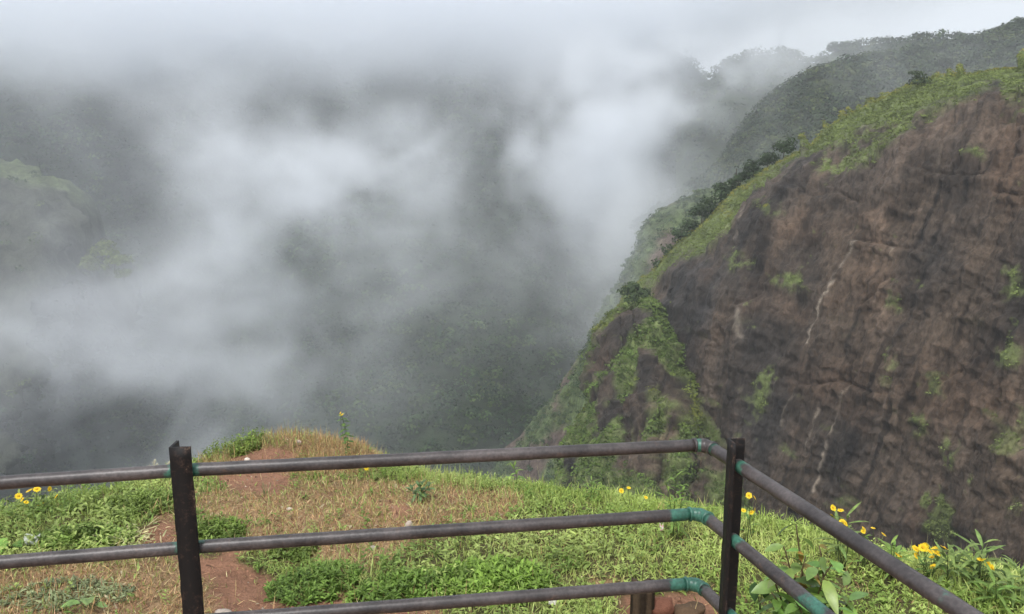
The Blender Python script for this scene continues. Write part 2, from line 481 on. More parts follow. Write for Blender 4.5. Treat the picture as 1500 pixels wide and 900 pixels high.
# dry straw
mb = MB()
P = scatter(430000); so, dr, gr = zones(P); k = rng.random(len(P)) < dr * 0.95 + 0.06 * gr + 0.06 * so
P = P[k]; N = len(P)
pn = fbm(P, 0.3, 3, 20)
pal = np.array([[0.46, 0.30, 0.15], [0.34, 0.19, 0.10], [0.56, 0.43, 0.23], [0.20, 0.11, 0.06], [0.24, 0.25, 0.085]])
ci = np.clip((rng.random(N) * 4 + pn * 2).astype(int), 0, 4)
ci = np.where(rng.random(N) < 0.20 + 0.25 * np.clip(fbm(P, 0.25, 2, 26), 0, 1), 4, ci)
strips(mb, P - [0, 0, .004], az_dir(N, 0.55, 1.5), rng.uniform(0.012, 0.055, N), rng.uniform(0.0012, 0.0034, N), rng.uniform(0, 0.35, N), np.minimum(pal[ci] * rng.uniform(0.85, 1.6, (N, 1)), 0.75))
u, v = project(P)
k = rng.random(N) < np.where((u > 280) & (u < 540) & (v < 700), 0.30, 0.06)
Q_ = P[k]
strips(mb, Q_, az_dir(len(Q_), 0.0, 0.6), rng.uniform(0.05, 0.12, len(Q_)), rng.uniform(0.0015, 0.003, len(Q_)), rng.uniform(0.1, 0.5, len(Q_)), jitter((0.45, 0.31, 0.15), len(Q_)))
P = scatter(26000); so, dr, gr = zones(P); k = rng.random(len(P)) < dr * 0.42 + so * 0.07 + gr * 0.05; P = P[k]; N = len(P)
strips(mb, P + [0, 0, .004], az_dir(N, 1.0, 1.6), rng.uniform(0.010, 0.032, N), rng.uniform(0.005, 0.012, N), rng.uniform(-0.4, 0.4, N), np.array([[0.30, 0.18, 0.09], [0.42, 0.31, 0.17], [0.17, 0.09, 0.05], [0.50, 0.42, 0.27]])[rng.integers(0, 4, N)] * rng.uniform(0.6, 1.2, (N, 1)), prof=LANCE, fold=0.5)
tag(mb.build('dry_grass', M_LEAF, smooth=False), 'straw-brown dry grass matted over the middle and front of the ledge', 'dry grass', kind='stuff')

# green blades
mb = MB()
P = scatter(230000); so, dr, gr = zones(P)
u, v = project(P)
k = rng.random(len(P)) < gr * 0.8 + dr * 0.15 + 0.015 * so
P = P[k]; N = len(P); u, v = u[k], v[k]
e = interp(P[:, 0], EDGE) - P[:, 1]
rim = sstep(0.9, 0.1, e)
hgt = rng.uniform(0.025, 0.07, N) * (1 + 0.45 * rim) * (1 + 0.9 * np.clip(fbm(P, 0.4, 3, 21), -0.5, 1))
w_ = sstep(-0.3, 0.5, fbm(P, 0.5, 3, 22))[:, None]
right = sstep(700, 950, u)[:, None]
c = (np.array([0.245, 0.320, 0.075]) * (1 - w_) + np.array([0.48, 0.53, 0.185]) * w_)
c = c * (1 + 0.12 * right) + right * np.array([0.045, 0.055, 0.012])
strips(mb, P - [0, 0, .004], az_dir(N, 0.05, 1.1), hgt, rng.uniform(0.0022, 0.0048, N), rng.uniform(0.05, 0.7, N), jitter(c, N, 0.22), tipC=c * 1.1)
# taller seed stalks at the rim
P = scatter(9000); e = interp(P[:, 0], EDGE) - P[:, 1]
P = P[(e < 0.28) & (e > -0.25)]; k = rng.random(len(P)) < 0.35; P = P[k]; N = len(P)
strips(mb, P, az_dir(N, 0.0, 0.55), rng.uniform(0.08, 0.19, N), 0.0022, rng.uniform(0.1, 0.5, N), jitter((0.27, 0.30, 0.11), N), tipC=(0.42, 0.37, 0.2))
tag(mb.build('grass', M_LEAF, smooth=False), 'bright green short grass covering the rim of the ledge', 'grass', kind='stuff')


# crumbs of earth, grit and twigs on the bare soil
mb = MB()
P = scatter(60000); so, dr, gr = zones(P); k = rng.random(len(P)) < so * 0.55 + dr * 0.06; P = P[k]; N = len(P)
OC = np.array([[1, 0, 0], [0, 1, 0], [-1, 0, 0], [0, -1, 0], [0, 0, 1.0]])
sz = 0.0015 + 0.006 * rng.random(N) ** 4
V = P[:, None] + OC[None] * rng.uniform(0.6, 1.3, (N, 5, 3)) * sz[:, None, None] - [0, 0, 0.0005]
T = (np.array([[0, 1, 4], [1, 2, 4], [2, 3, 4], [3, 0, 4]])[None] + 5 * np.arange(N)[:, None, None]).reshape(-1, 3)
cc = np.where(rng.random((N, 1)) < 0.12, [[0.42, 0.33, 0.25]], [[0.27, 0.138, 0.085]]) * rng.uniform(0.5, 1.35, (N, 1))
mb.add(V.reshape(-1, 3), None, T, np.repeat(cc, 5, 0))
k = rng.random(N) < 0.035; Q_ = P[k]
strips(mb, Q_ + [0, 0, .002], az_dir(len(Q_), 1.35, 1.6), rng.uniform(0.02, 0.08, len(Q_)), rng.uniform(0.0012, 0.003, len(Q_)), 0.0, jitter((0.16, 0.10, 0.06), len(Q_), 0.4), prof=(1, 1, 0.8))
tag(mb.build('soil_crumbs', M_STONE, smooth=False), 'crumbs of earth, grit and twigs lying on the bare red soil', 'gravel', kind='stuff')


# leafy weeds: little sprigs of paired leaves
def sprigs(mb, P, h, ll, lw, K, C, stem=True):
    N = len(P)
    ax = az_dir(N, 0.0, 0.5)
    for k in range(K):
        f = (k + 0.6) / K
        b = P + ax * (h * f)[:, None]
        az = rng.uniform(0, 6.2832, N) if k % 2 == 0 else az + math.pi + rng.normal(0, 0.3, N)
        el = rng.uniform(0.0, 0.7, N) + 0.4 * f
        d = np.stack([np.cos(az) * np.cos(el), np.sin(az) * np.cos(el), np.sin(el)], 1)
        sz = rng.uniform(0.7, 1.2, N) * (1.15 - 0.45 * f)
        strips(mb, b, d, ll * sz, lw * sz, rng.uniform(0.1, 0.5, N), jitter(C, N, 0.16) if np.ndim(C) == 1 else C * rng.uniform(0.75, 1.2, (N, 1)), prof=LANCE[::1] if K > 3 else OVAL, fold=0.35)


mb = MB()
P = scatter(16000); so, dr, gr = zones(P); k = rng.random(len(P)) < gr * 0.85 + dr * (0.03 + 0.30 * sstep(0.05, 0.5, fbm(P, 0.3, 3, 28))); P = P[k]; N = len(P)
u, v = project(P)
lush = np.clip(sstep(60, 0, np.abs(v - 820)) * sstep(420, 520, u) * sstep(1080, 900, u) + sstep(260, 120, u) * sstep(700, 740, v) * sstep(830, 790, v), 0, 1)
h = rng.uniform(0.02, 0.06, N) * (1 + 0.9 * lush) * (1 + 0.6 * np.clip(fbm(P, 0.35, 2, 24), -0.6, 1))
w_ = sstep(-0.25, 0.4, fbm(P, 0.45, 3, 25))[:, None]
c = np.array([0.175, 0.270, 0.058]) * (1 - w_) + np.array([0.43, 0.52, 0.155]) * w_
right = sstep(700, 950, u)[:, None]
c = c * (1 - 0.15 * lush[:, None]) + right * (1 - lush[:, None]) * np.array([0.07, 0.085, 0.018])
sprigs(mb, P, h, rng.uniform(0.018, 0.036, N) * (1 + 0.35 * lush), rng.uniform(0.006, 0.013, N) * (1 + 0.3 * lush), 7, c)
tag(mb.build('ground_cover_weeds', M_LEAF, smooth=False), 'low leafy green weeds spread through the grass', 'weeds', kind='stuff')

# ------------------------------------------------------------------ single plants, stones and litter on the ledge
def gp(u, v, y):
    """the ground point under the sight line (u, v) at forward distance y"""
    p = at_y(u, v, y)
    return np.array([p[0], y, float(ground_z(p[0], y))])


def on_ground(u, v):
    """where the sight line (u, v) meets the ledge"""
    r = ray(u, v); r = r / r[1]
    ys = np.linspace(1.7, 5.6, 1200)
    P = CAM + r * ys[:, None]
    hit = np.nonzero(P[:, 2] <= ground_z(P[:, 0], P[:, 1]))[0]
    i = hit[0] if len(hit) else int(np.argmin(P[:, 2] - ground_z(P[:, 0], P[:, 1])))
    return np.array([P[i, 0], P[i, 1], float(ground_z(P[i, 0], P[i, 1]))])


def curve(a, b, sag=0.1, n=9):
    a, b = np.asarray(a, float), np.asarray(b, float)
    t = np.linspace(0, 1, n)[:, None]
    side = rng.normal(0, 1, 3) * np.array([1, 1, 0.2]) * np.linalg.norm(b - a) * sag
    return a + (b - a) * t + side * (t * (1 - t))


def flower_head(root, p, r=0.013, face=(0, -0.6, 0.8)):
    n_ = norm(np.array(face, float) + rng.normal(0, 0.35, 3)); a = norm(np.cross(n_, [0.3, 0.9, 0.1])); b = np.cross(n_, a)
    mb = MB(); K = 11
    ang = np.arange(K) / K * 6.2832 + rng.uniform(0, 1)
    d = a * np.cos(ang)[:, None] + b * np.sin(ang)[:, None] + n_ * 0.22
    side = norm(np.cross(n_, d))
    strips(mb, p + d * r * 0.25, d, r * 0.85 * rng.uniform(0.9, 1.1, K), r * 0.55, 0.15, jitter((0.88, 0.62, 0.03), K, 0.06), prof=(0.6, 1.0, 0.95, 0.35), fold=0.15, side=side)
    # raised centre
    rings = []
    for ph in (0.0, 0.5, 1.0, 1.35):
        aa = np.arange(10) / 10 * 6.2832
        rings.append(p + (a * np.cos(aa)[:, None] + b * np.sin(aa)[:, None]) * r * 0.42 * math.cos(ph) + n_ * r * (0.05 + 0.3 * math.sin(ph)))
    V = np.concatenate(rings + [[p + n_ * r * 0.36]])
    mb.add(V, grid_quads(4, 10, True), [(40, 30 + j, 30 + (j + 1) % 10) for j in range(10)], (0.74, 0.43, 0.015))
    # green cup behind
    aa = np.arange(8) / 8 * 6.2832; ring = p + (a * np.cos(aa)[:, None] + b * np.sin(aa)[:, None]) * r * 0.4
    mb.add(np.concatenate([ring, [p - n_ * r * 0.45]]), None, [(8, (j + 1) % 8, j) for j in range(8)], (0.12, 0.18, 0.04))
    mb.build('flower_head', M_PETAL, root, smooth=False)


def lance_leaves(mb, path, n, L, wd, c, lo=0.15, hi=1.0, el=(0.2, 0.9), prof=LANCE):
    path = np.asarray(path); m = len(path)
    f = np.linspace(lo, hi, n); i = f * (m - 1); i0 = np.clip(i.astype(int), 0, m - 2)
    b = path[i0] + (path[i0 + 1] - path[i0]) * (i - i0)[:, None]
    az = np.arange(n) * 2.4 + rng.uniform(0, 6) + rng.normal(0, 0.25, n)
    e = el[0] + (el[1] - el[0]) * f + rng.normal(0, 0.15, n)
    d = np.stack([np.cos(az) * np.cos(e), np.sin(az) * np.cos(e), np.sin(e)], 1)
    sz = (0.6 + 0.8 * np.sin(np.clip(f, 0, 1) * 2.6)) * rng.uniform(0.8, 1.15, n)
    strips(mb, b, d, L * sz, wd * sz, rng.uniform(0.25, 0.75, n), jitter(c, n, 0.14), prof=prof, fold=0.4, side=norm(np.stack([-np.sin(az), np.cos(az), 0 * az], 1)))


def weed(name, label, cat, base, stems, L, wd, n, c, heads=(), group=None, stem_c=(0.10, 0.14, 0.05), hr=0.013, lo=0.15, el=(0.2, 0.9), sr=0.0022):
    """stems: tops of leafy stems; heads: flower heads on thin bare stalks"""
    root = empty(name, tuple(base), label, cat, group)
    ms = MB(); ml = MB(); any_l = False
    for t in stems:
        p = curve(base + rng.normal(0, 0.006, 3) * [1, 1, 0], t, 0.12)
        ms = MB(); tube(ms, p, np.linspace(sr, sr * 0.45, len(p)), 6, stem_c); ms.build('stem', M_LEAF, root)
        if n: lance_leaves(ml, p, n, L, wd, c, lo=lo, el=el); any_l = True
    for h in heads:
        p = curve(base + rng.normal(0, 0.01, 3) * [1, 1, 0], h, 0.15)
        ms = MB(); tube(ms, p, np.linspace(0.0016, 0.0009, len(p)), 5, stem_c); ms.build('stem', M_LEAF, root)
    if any_l: ml.build('foliage', M_LEAF, root, smooth=False)
    for h in heads: flower_head(root, np.asarray(h), hr * rng.uniform(0.8, 1.25), (rng.normal(0, 0.5), -0.35, 0.8))
    return root


LIME = (0.18, 0.28, 0.065); MID = (0.115, 0.20, 0.05); PALE = (0.20, 0.28, 0.085)
# yellow daisies
q = lambda pts, y: [at_y(a, b, y + rng.normal(0, 0.03)) for a, b in pts]
G_D = 'yellow daisies along the rim'
y = 3.25
weed('yellow_daisy', 'yellow daisies with a cluster of open heads at the left edge below the top rail', 'flower', gp(52, 742, y), q([(45, 740), (70, 735)], y), 0.05, 0.008, 7, LIME,
     q([(27, 727), (33, 732), (38, 736), (43, 719), (60, 739), (54, 717), (83, 727), (72, 716)], y), G_D, hr=0.0125)
y = 2.95
weed('yellow_daisy', 'few yellow daisies just right of the right-hand railing post', 'flower', gp(1098, 760, y), q([(1100, 757)], y), 0.05, 0.008, 6, MID, q([(1097, 726), (1105, 729), (1089, 748), (1105, 747), (1101, 751)], y), G_D, hr=0.0105)
y = 2.75
weed('yellow_daisy', 'yellow daisies with pale lance leaves above the side rail, beside the red-tipped shrub', 'flower', gp(1235, 800, y), q([(1240, 752), (1228, 768)], y), 0.085, 0.012, 15, PALE, q([(1220, 744), (1231, 748), (1219, 756), (1234, 765), (1238, 767)], y), G_D, hr=0.0105, lo=0.35)
y = 2.72
weed('yellow_daisy', 'sparse yellow daisies over a small green tuft, between two leafy clumps', 'flower', gp(1268, 812, y), q([(1264, 784)], y), 0.06, 0.011, 11, LIME, q([(1265, 775), (1264, 779), (1279, 774), (1294, 783)], y), G_D, hr=0.0095, lo=0.3)
y = 2.66
weed('yellow_daisy', 'low yellow daisy beside an upright leafy sprig, left of the dense flower cluster', 'flower', gp(1308, 830, y), q([(1305, 797), (1310, 802)], y), 0.065, 0.011, 13, LIME, q([(1314, 813), (1319, 816), (1297, 812)], y), G_D, hr=0.0115, lo=0.3)
y = 2.64
weed('yellow_daisy', 'dense cluster of yellow daisies against the cliff, above the side rail', 'flower', gp(1362, 840, y), q([(1380, 816), (1350, 822)], y), 0.05, 0.009, 9, MID,
     q([(1341, 804), (1352, 802), (1356, 799), (1342, 814), (1361, 808), (1371, 806), (1372, 811), (1383, 803), (1365, 817), (1367, 830), (1373, 819), (1354, 804)], y), G_D, hr=0.0125)
y = 2.60
weed('yellow_daisy', 'tall leafy daisy plant with a few yellow heads low on its right side', 'flower', gp(1436, 858, y), q([(1441, 796), (1425, 822)], y), 0.105, 0.015, 17, PALE, q([(1442, 822), (1447, 826), (1452, 831), (1436, 820), (1455, 836)], y), G_D, hr=0.0115, lo=0.25)
y = 3.35
weed('yellow_daisy', 'small yellow daisies scattered in the short grass left of the right-hand post', 'flower', gp(925, 738, y), [], 0.03, 0.006, 0, LIME, q([(910, 719), (921, 715), (946, 729)], y), G_D, hr=0.0105)
o_ = on_ground(536, 697)
weed('yellow_daisy', 'single yellow daisy in dry grass just under the top rail', 'flower', o_, [], 0.03, 0.006, 0, LIME, [o_ + [0, 0, 0.05]], G_D, hr=0.02)

# leafy weeds without flowers
G_W = 'tall leafy weeds along the rim'
y = 2.62
weed('leafy_weed', 'leafy lance-leaved weed just right of the dense yellow daisy cluster', 'weed', gp(1393, 845, y), q([(1388, 808), (1400, 815)], y), 0.09, 0.013, 14, PALE, (), G_W, lo=0.25)
y = 2.5
weed('leafy_weed', 'tall leafy weed cut by the right edge of the picture', 'weed', gp(1496, 880, y), q([(1494, 834), (1480, 852)], y), 0.10, 0.014, 15, PALE, (), G_W, lo=0.2)
weed('leafy_weed', 'pale leafy weed low beside the end of the side rail', 'weed', gp(1462, 884, 2.45), q([(1458, 850), (1470, 862), (1440, 868)], 2.45), 0.085, 0.012, 14, LIME, (), G_W, lo=0.2)
y = 3.0
weed('leafy_weed', 'pale feathery weed standing left of the right-hand post', 'weed', gp(992, 735, y), q([(990, 697), (999, 712), (978, 716)], y), 0.06, 0.009, 15, LIME, (), G_W, lo=0.15)
y = 4.25
weed('leafy_weed', 'lone upright weed with a pale yellow tip rising above the top rail against the gorge', 'weed', gp(508, 672, y), q([(499, 607)], y), 0.034, 0.020, 22, MID, q([(499, 606), (501, 608)], y), G_W, hr=0.013, lo=0.1, el=(0.1, 0.4))
y = 3.75
weed('leafy_weed', 'small star-shaped weed on the grass rim below the middle of the top rail', 'weed', gp(752, 690, y), q([(752, 681)], y), 0.05, 0.010, 10, LIME, (), G_W, lo=0.4)
o_ = on_ground(615, 735)
weed('leafy_weed', 'blue-green weed growing out of the dry grass patch', 'weed', o_, [o_ + [0, 0, .10], o_ + [.05, .02, .08], o_ + [-.04, .0, .07]], 0.05, 0.014, 12, (0.13, 0.21, 0.085), (), G_W)
o_ = on_ground(866, 735)
weed('leafy_weed', 'slender light weed in the bright grass right of the dry patch', 'weed', o_, [o_ + [0, 0, .11], o_ + [.03, .02, .08]], 0.05, 0.008, 12, LIME, (), G_W)

# round-leaved seedlings
def broad(name, label, cat, base, leaves, c, group=None, stalk=(0.15, 0.19, 0.08)):
    """leaves: (tip point, length, width, colour)"""
    root = empty(name, tuple(base), label, cat, group)
    ms, ml = MB(), MB()
    for p, d, L_, w_, cc in leaves:
        ms = MB(); pth = curve(base, p, 0.12, 7); tube(ms, pth, np.linspace(0.0026, 0.0014, 7), 6, stalk); ms.build('stem', M_LEAF, root)
        strips(ml, np.array([p]), np.array([d]), L_, w_, 0.35, jitter(cc, 1, 0.08), prof=OVAL, fold=0.22)
    ml.build('foliage', M_LEAF, root)
    return root


o_ = on_ground(132, 893)
broad('seedling', 'seedling with broad pale green leaves in the straw at the lower left', 'plant', o_, [(o_ + [-.02, -.02, .035], (-.8, -.4, .3), .065, .05, (0.21, 0.33, 0.10)), (o_ + [.005, -.01, .05], (.3, -.7, .3), .06, .045, (0.26, 0.36, 0.13)), (o_ + [.05, 0, .05], (.5, .1, .8), .05, .014, (0.3, 0.36, 0.15)), (o_ + [.035, -.02, .03], (.9, -.2, .3), .05, .02, (0.22, 0.34, 0.11))], None)
o_ = on_ground(14, 805)
broad('seedling', 'single round bright leaf at the left edge above the middle rail', 'plant', o_, [(o_ + [-.01, 0, .05], (-.1, -.7, -.3), .085, .085, (0.20, 0.36, 0.07)), (o_ + [.03, 0, .03], (.7, -.5, .2), .05, .04, (0.17, 0.30, 0.07))], None)
o_ = gp(1112, 880, 2.25)
broad('seedling', 'pair of round dark leaves just right of the right-hand post', 'plant', o_, [(at_y(1106, 853, 2.22), (-.1, -.5, -.75), .045, .038, (0.045, 0.095, 0.025)), (at_y(1116, 855, 2.22), (.25, -.5, -.75), .042, .034, (0.05, 0.10, 0.03))], None)

# the broad-leaved shrub behind the side rail
base = gp(1192, 905, 2.22)
root = empty('shrub', tuple(base), 'broad-leaved shrub with reddish young tips behind the side rail', 'shrub')
ms, ml = MB(), MB()
tips = [(1166, 768, 2.26), (1148, 800, 2.2), (1200, 800, 2.28), (1222, 822, 2.26), (1128, 828, 2.18), (1180, 815, 2.2), (1236, 858, 2.22), (1150, 850, 2.14), (1206, 850, 2.12), (1180, 872, 2.08), (1225, 885, 2.1), (1130, 868, 2.1), (1160, 835, 2.22), (1195, 832, 2.16), (1212, 868, 2.2), (1165, 880, 2.05), (1245, 880, 2.18), (1190, 858, 2.26), (1145, 885, 2.2)]
for i, (u, v, y) in enumerate(tips):
    t = at_y(u, v, y); p = curve(base, t, 0.18, 10)
    ms = MB(); tube(ms, p, np.linspace(0.005, 0.002, 10), 7, (0.13, 0.10, 0.05)); ms.build('stem', M_LEAF, root)
    hi = v < 815
    nl = 10 if hi else 9
    f = np.linspace(0.45, 1.0, nl)
    b = np.array([p[min(9, int(x * 9))] for x in f])
    az = np.arange(nl) * 2.4 + rng.uniform(0, 6); e = rng.uniform(-0.35, 0.6, nl)
    d = np.stack([np.cos(az) * np.cos(e), np.sin(az) * np.cos(e) - 0.25, np.sin(e)], 1)
    L_ = rng.uniform(0.055, 0.095, nl) * (0.85 if hi else 1.0)
    cc = jitter((0.150, 0.255, 0.055), nl, 0.28)
    m_ = rng.random(nl) < 0.22; cc[m_] = jitter((0.20, 0.28, 0.075), int(m_.sum()), 0.15)
    if i in (0, 1, 2, 5, 12): red = rng.random(nl) < 0.32; L_[red] *= 0.75; cc[red] = jitter((0.24, 0.155, 0.035), int(red.sum()), 0.3)
    strips(ml, b, d, L_, L_ * rng.uniform(0.40, 0.52, nl), rng.uniform(0.15, 0.6, nl), cc, prof=OVAL, fold=0.22)
ml.build('foliage', leaf_mat('shrub_leaf', rough=0.38, trans=0.25, nscale=40, var=0.2, spec=0.5), root)

# grass tufts
def tuft(name, label, cat, base, n, L, wd, c, tc, tilt=0.5, plumes=0, group=None, lean=(0, 0, 0)):
    root = empty(name, tuple(base), label, cat, group)
    mb = MB(); b = base + rng.normal(0, 0.015, (n, 3)) * [1, 1, 0]
    d = az_dir(n, 0.02, tilt) + np.array(lean)
    strips(mb, b, d, rng.uniform(0.6, 1.0, n) * L, wd, rng.uniform(0.1, 0.55, n), jitter(c, n, 0.18), prof=(0.8, 1, 0.9, 0.7, 0.4, 0.05), tipC=tc)
    mb.build('foliage', M_LEAF, root, smooth=False)
    for k_ in range(plumes):
        dd = norm(az_dir(1, 0.1, tilt)[0] + np.array(lean)); L_ = L * rng.uniform(0.85, 1.15)
        s = np.linspace(0, 1, 9)[:, None]; p = base + rng.normal(0, 0.02, 3) * [1, 1, 0] + dd * L_ * s - np.array([0, 0, 1]) * 0.35 * L_ * s ** 2
        mb = MB(); tube(mb, p, 0.0011, 5, (0.24, 0.27, 0.12))
        i = rng.uniform(0.62, 1, 90) * 8; i0 = np.clip(i.astype(int), 0, 7); bb = p[i0] + (p[i0 + 1] - p[i0]) * (i - i0)[:, None]
        tdir = norm(p[i0 + 1] - p[i0])
        strips(mb, bb, tdir + rng.normal(0, 0.45, (90, 3)), rng.uniform(0.012, 0.024, 90), 0.0016, 0.2, jitter((0.62, 0.58, 0.44), 90, 0.12))
        mb.build('plume', M_LEAF, root, smooth=False)
    return root


tuft('grass_tuft', 'sparse tuft of long pale blades rising above the middle of the top rail', 'grass tuft', on_ground(592, 684), 26, 0.17, 0.0032, (0.20, 0.25, 0.10), (0.36, 0.36, 0.2), 0.75)
tuft('grass_tuft', 'white-plumed grass beside the left-hand post', 'grass tuft', on_ground(222, 704), 45, 0.16, 0.003, (0.16, 0.21, 0.08), (0.3, 0.32, 0.16), 0.9, plumes=9, lean=(-0.4, 0, 0.1))
tuft('grass_tuft', 'small green tuft on the rim right of the mound', 'grass tuft', on_ground(535, 684), 30, 0.07, 0.003, (0.10, 0.17, 0.06), (0.2, 0.26, 0.1), 0.8)
tuft('grass_tuft', 'thin pale stalks at the top of the mound by the green clump', 'grass tuft', on_ground(395, 650), 24, 0.13, 0.0024, (0.22, 0.24, 0.09), (0.4, 0.38, 0.2), 0.5)
tuft('grass_tuft', 'slender green tuft standing in front of the red scarp', 'grass tuft', on_ground(388, 728), 12, 0.11, 0.003, (0.16, 0.21, 0.08), (0.33, 0.32, 0.16), 0.35)


# leafy clumps
def clump(label, cx, cy, rx, ry, h, c, n, ll=0.03, lw=0.010, base=None):
    base = np.array([cx, cy, float(ground_z(cx, cy))])
    a = rng.uniform(0, 6.2832, n); r = np.sqrt(rng.random(n))
    x = cx + rx * r * np.cos(a); y = cy + ry * r * np.sin(a)
    P = np.stack([x, y, ground_z(x, y)], 1)
    mb = MB()
    h = h * 0.8; c = np.array(c) * np.array([2.0, 1.6, 1.6]); hh = h * (1.05 - r ** 2 * 0.7) * rng.uniform(0.6, 1.1, n)
    w_ = rng.random((n, 1)); w_ = 0.5 * w_ + 0.5 * sstep(-0.3, 0.3, fbm(P, 0.12, 3, 27))[:, None]; cc = np.array(c) * (0.6 + 0.9 * w_) + np.array([0.02, 0.015, 0]) * w_
    sprigs(mb, P, hh, rng.uniform(0.7, 1.2, n) * ll, rng.uniform(0.8, 1.2, n) * lw, 9, cc)
    tag(mb.build('weed_clump', M_LEAF, smooth=False), label, 'weed clump')


p = on_ground(325, 668); clump('bushy green weed clump crowning the mound beyond the top rail', p[0], p[1], 0.25, 0.13, 0.14, (0.095, 0.165, 0.035), 240)
p = on_ground(362, 652); clump('smaller green clump at the highest point of the mound', p[0], p[1], 0.13, 0.10, 0.16, (0.085, 0.155, 0.035), 110)
p = on_ground(318, 785); clump('dark green weed clump right of the left-hand post, by the footpath', p[0], p[1], 0.115, 0.13, 0.085, (0.075, 0.14, 0.03), 170)
p = on_ground(462, 862); clump('dark green weed clump right of the footpath, above the bottom rail', p[0], p[1], 0.19, 0.13, 0.085, (0.070, 0.145, 0.030), 240)
p = on_ground(600, 868); clump('spreading green clump behind the bottom rail at mid frame', p[0], p[1], 0.22, 0.12, 0.08, (0.080, 0.165, 0.032), 260, ll=0.036)
p = on_ground(720, 860); clump('lush fresh-green clump right of the middle, behind the bottom rail', p[0], p[1], 0.22, 0.15, 0.10, (0.095, 0.19, 0.034), 300, ll=0.04, lw=0.013)
p = on_ground(430, 812); clump('small green clump under the middle rail where the path bends', p[0], p[1], 0.10, 0.06, 0.05, (0.08, 0.14, 0.035), 70)
p = on_ground(205, 742); clump('dense green clump left of the left-hand post', p[0], p[1], 0.20, 0.16, 0.075, (0.095, 0.165, 0.04), 200)
p = on_ground(120, 790); clump('leafy green clump near the left edge behind the middle rail', p[0], p[1], 0.22, 0.10, 0.07, (0.10, 0.185, 0.045), 200, ll=0.034, lw=0.013)
p = on_ground(95, 872); clump('grey-green trailing weed in the straw at the lower left', p[0], p[1], 0.26, 0.10, 0.03, (0.13, 0.19, 0.10), 130, ll=0.034, lw=0.007)

# pale cut stalks
o_ = on_ground(188, 796)
mb = MB(); n_ = 110
b = o_ + rng.normal(0, 1, (n_, 3)) * [0.07, 0.055, 0]; b[:, 2] = ground_z(b[:, 0], b[:, 1]) + rng.uniform(0.004, 0.03, n_)
strips(mb, b, az_dir(n_, 1.2, 1.6), rng.uniform(0.02, 0.07, n_), rng.uniform(0.003, 0.009, n_), 0.1, jitter((0.50, 0.47, 0.24), n_, 0.2), prof=(0.6, 1, 0.9, 0.3))
tag(mb.build('plant_litter', M_LEAF, smooth=False), 'heap of pale cut weed stalks beside the bare path at the left', 'plant litter', kind='stuff')


# stones
def stone(name, label, cat, p, s, c, sub=3, sink=0.25, amp=0.28, seed=1.0, group=None, angular=False):
    import bmesh
    bm = bmesh.new(); bmesh.ops.create_icosphere(bm, subdivisions=sub, radius=1.0)
    V = np.array([v.co[:] for v in bm.verts]); T = [[v.index for v in f.verts] for f in bm.faces]; bm.free()
    if angular:
        for _ in range(7):
            nrm = rand_dirs(1)[0]; dd = V @ nrm; cut = rng.uniform(0.55, 0.85)
            V = V - np.clip(dd - cut, 0, None)[:, None] * nrm
    V = V * (1 + amp * fbm(V, 1.1, 3, seed) + 0.06 * fbm(V, 0.3, 2, seed + 3))[:, None] * np.array(s)
    mb = MB(); mb.add(V + p + np.array([0, 0, s[2] * (1 - 2 * sink)]), None, T, np.array(c) * (1 + 0.3 * fbm(V, 0.02, 3, seed + 5))[:, None])
    o = mb.build(name, M_STONE, smooth=not angular); tag(o, label, cat, group)
    return o


stone('stone', 'pale pointed stone in dry grass just above the middle rail', 'stone', on_ground(598, 776), (0.025, 0.018, 0.027), (0.44, 0.36, 0.30), seed=2, sink=0.3, amp=0.5, angular=True)
stone('stone', 'small cream pebble in dry grass below the middle rail', 'stone', on_ground(546, 806), (0.012, 0.012, 0.013), (0.62, 0.56, 0.45), seed=3)
stone('stone', 'small white pebble at the foot of the mound above the top rail', 'stone', on_ground(362, 676), (0.016, 0.014, 0.013), (0.62, 0.55, 0.47), seed=4)
stone('stone', 'pinkish white stone half hidden in dry grass on the mound', 'stone', on_ground(437, 652), (0.022, 0.02, 0.018), (0.50, 0.39, 0.32), seed=5)
stone('stone', 'smooth red-brown stone behind the lowest elbow of the railing', 'stone', on_ground(966, 898), (0.062, 0.05, 0.052), (0.17, 0.072, 0.045), seed=6, sink=0.25, amp=0.35, angular=True)
stone('stone', 'mossy brown stone beside the lower part of the right-hand post', 'stone', on_ground(1012, 903), (0.06, 0.05, 0.032), (0.10, 0.062, 0.036), seed=7, sink=0.3, amp=0.4, angular=True)
stone('stone', 'grey stone at the foot of the view, on the bare path', 'stone', on_ground(327, 900), (0.03, 0.02, 0.012), (0.40, 0.34, 0.29), seed=8)
stone('stone', 'pale fleck of stone in the dry grass left of centre', 'stone', on_ground(424, 748), (0.015, 0.012, 0.010), (0.60, 0.52, 0.42), seed=9)
# old stump beside the stones
o_ = on_ground(940, 902)
root = empty('stump', tuple(o_), 'dark split wooden stump left of the red-brown stone', 'stump')
mb = MB(); zz = np.linspace(-0.03, 0.115, 9); th = np.arange(26) / 26 * 6.2832
rad = np.stack([(0.036 + 0.012 * np.abs(np.sin(th * 4.5)) + 0.006 * np.sin(th * 11)) * (1 + 0.25 * (0.1 - z_)) for z_ in zz])
V = np.stack([o_[0] + rad * np.cos(th) * 0.85, o_[1] + rad * np.sin(th), o_[2] + zz[:, None] + 0.012 * np.sin(th * 3)[None] * (zz[:, None] > 0.1)], -1).reshape(-1, 3)
cc = np.tile(np.where(np.sin(th * 4.5) > 0.2, 0.03, 0.08), 9)[:, None] * np.array([1.0, 0.68, 0.42])
V = np.concatenate([V, [[o_[0], o_[1], o_[2] + 0.105]]]); cc = np.concatenate([cc, [[0.14, 0.09, 0.055]]])
mb.add(V, grid_quads(9, 26, True), [(234, 208 + j, 208 + (j + 1) % 26) for j in range(26)], cc)
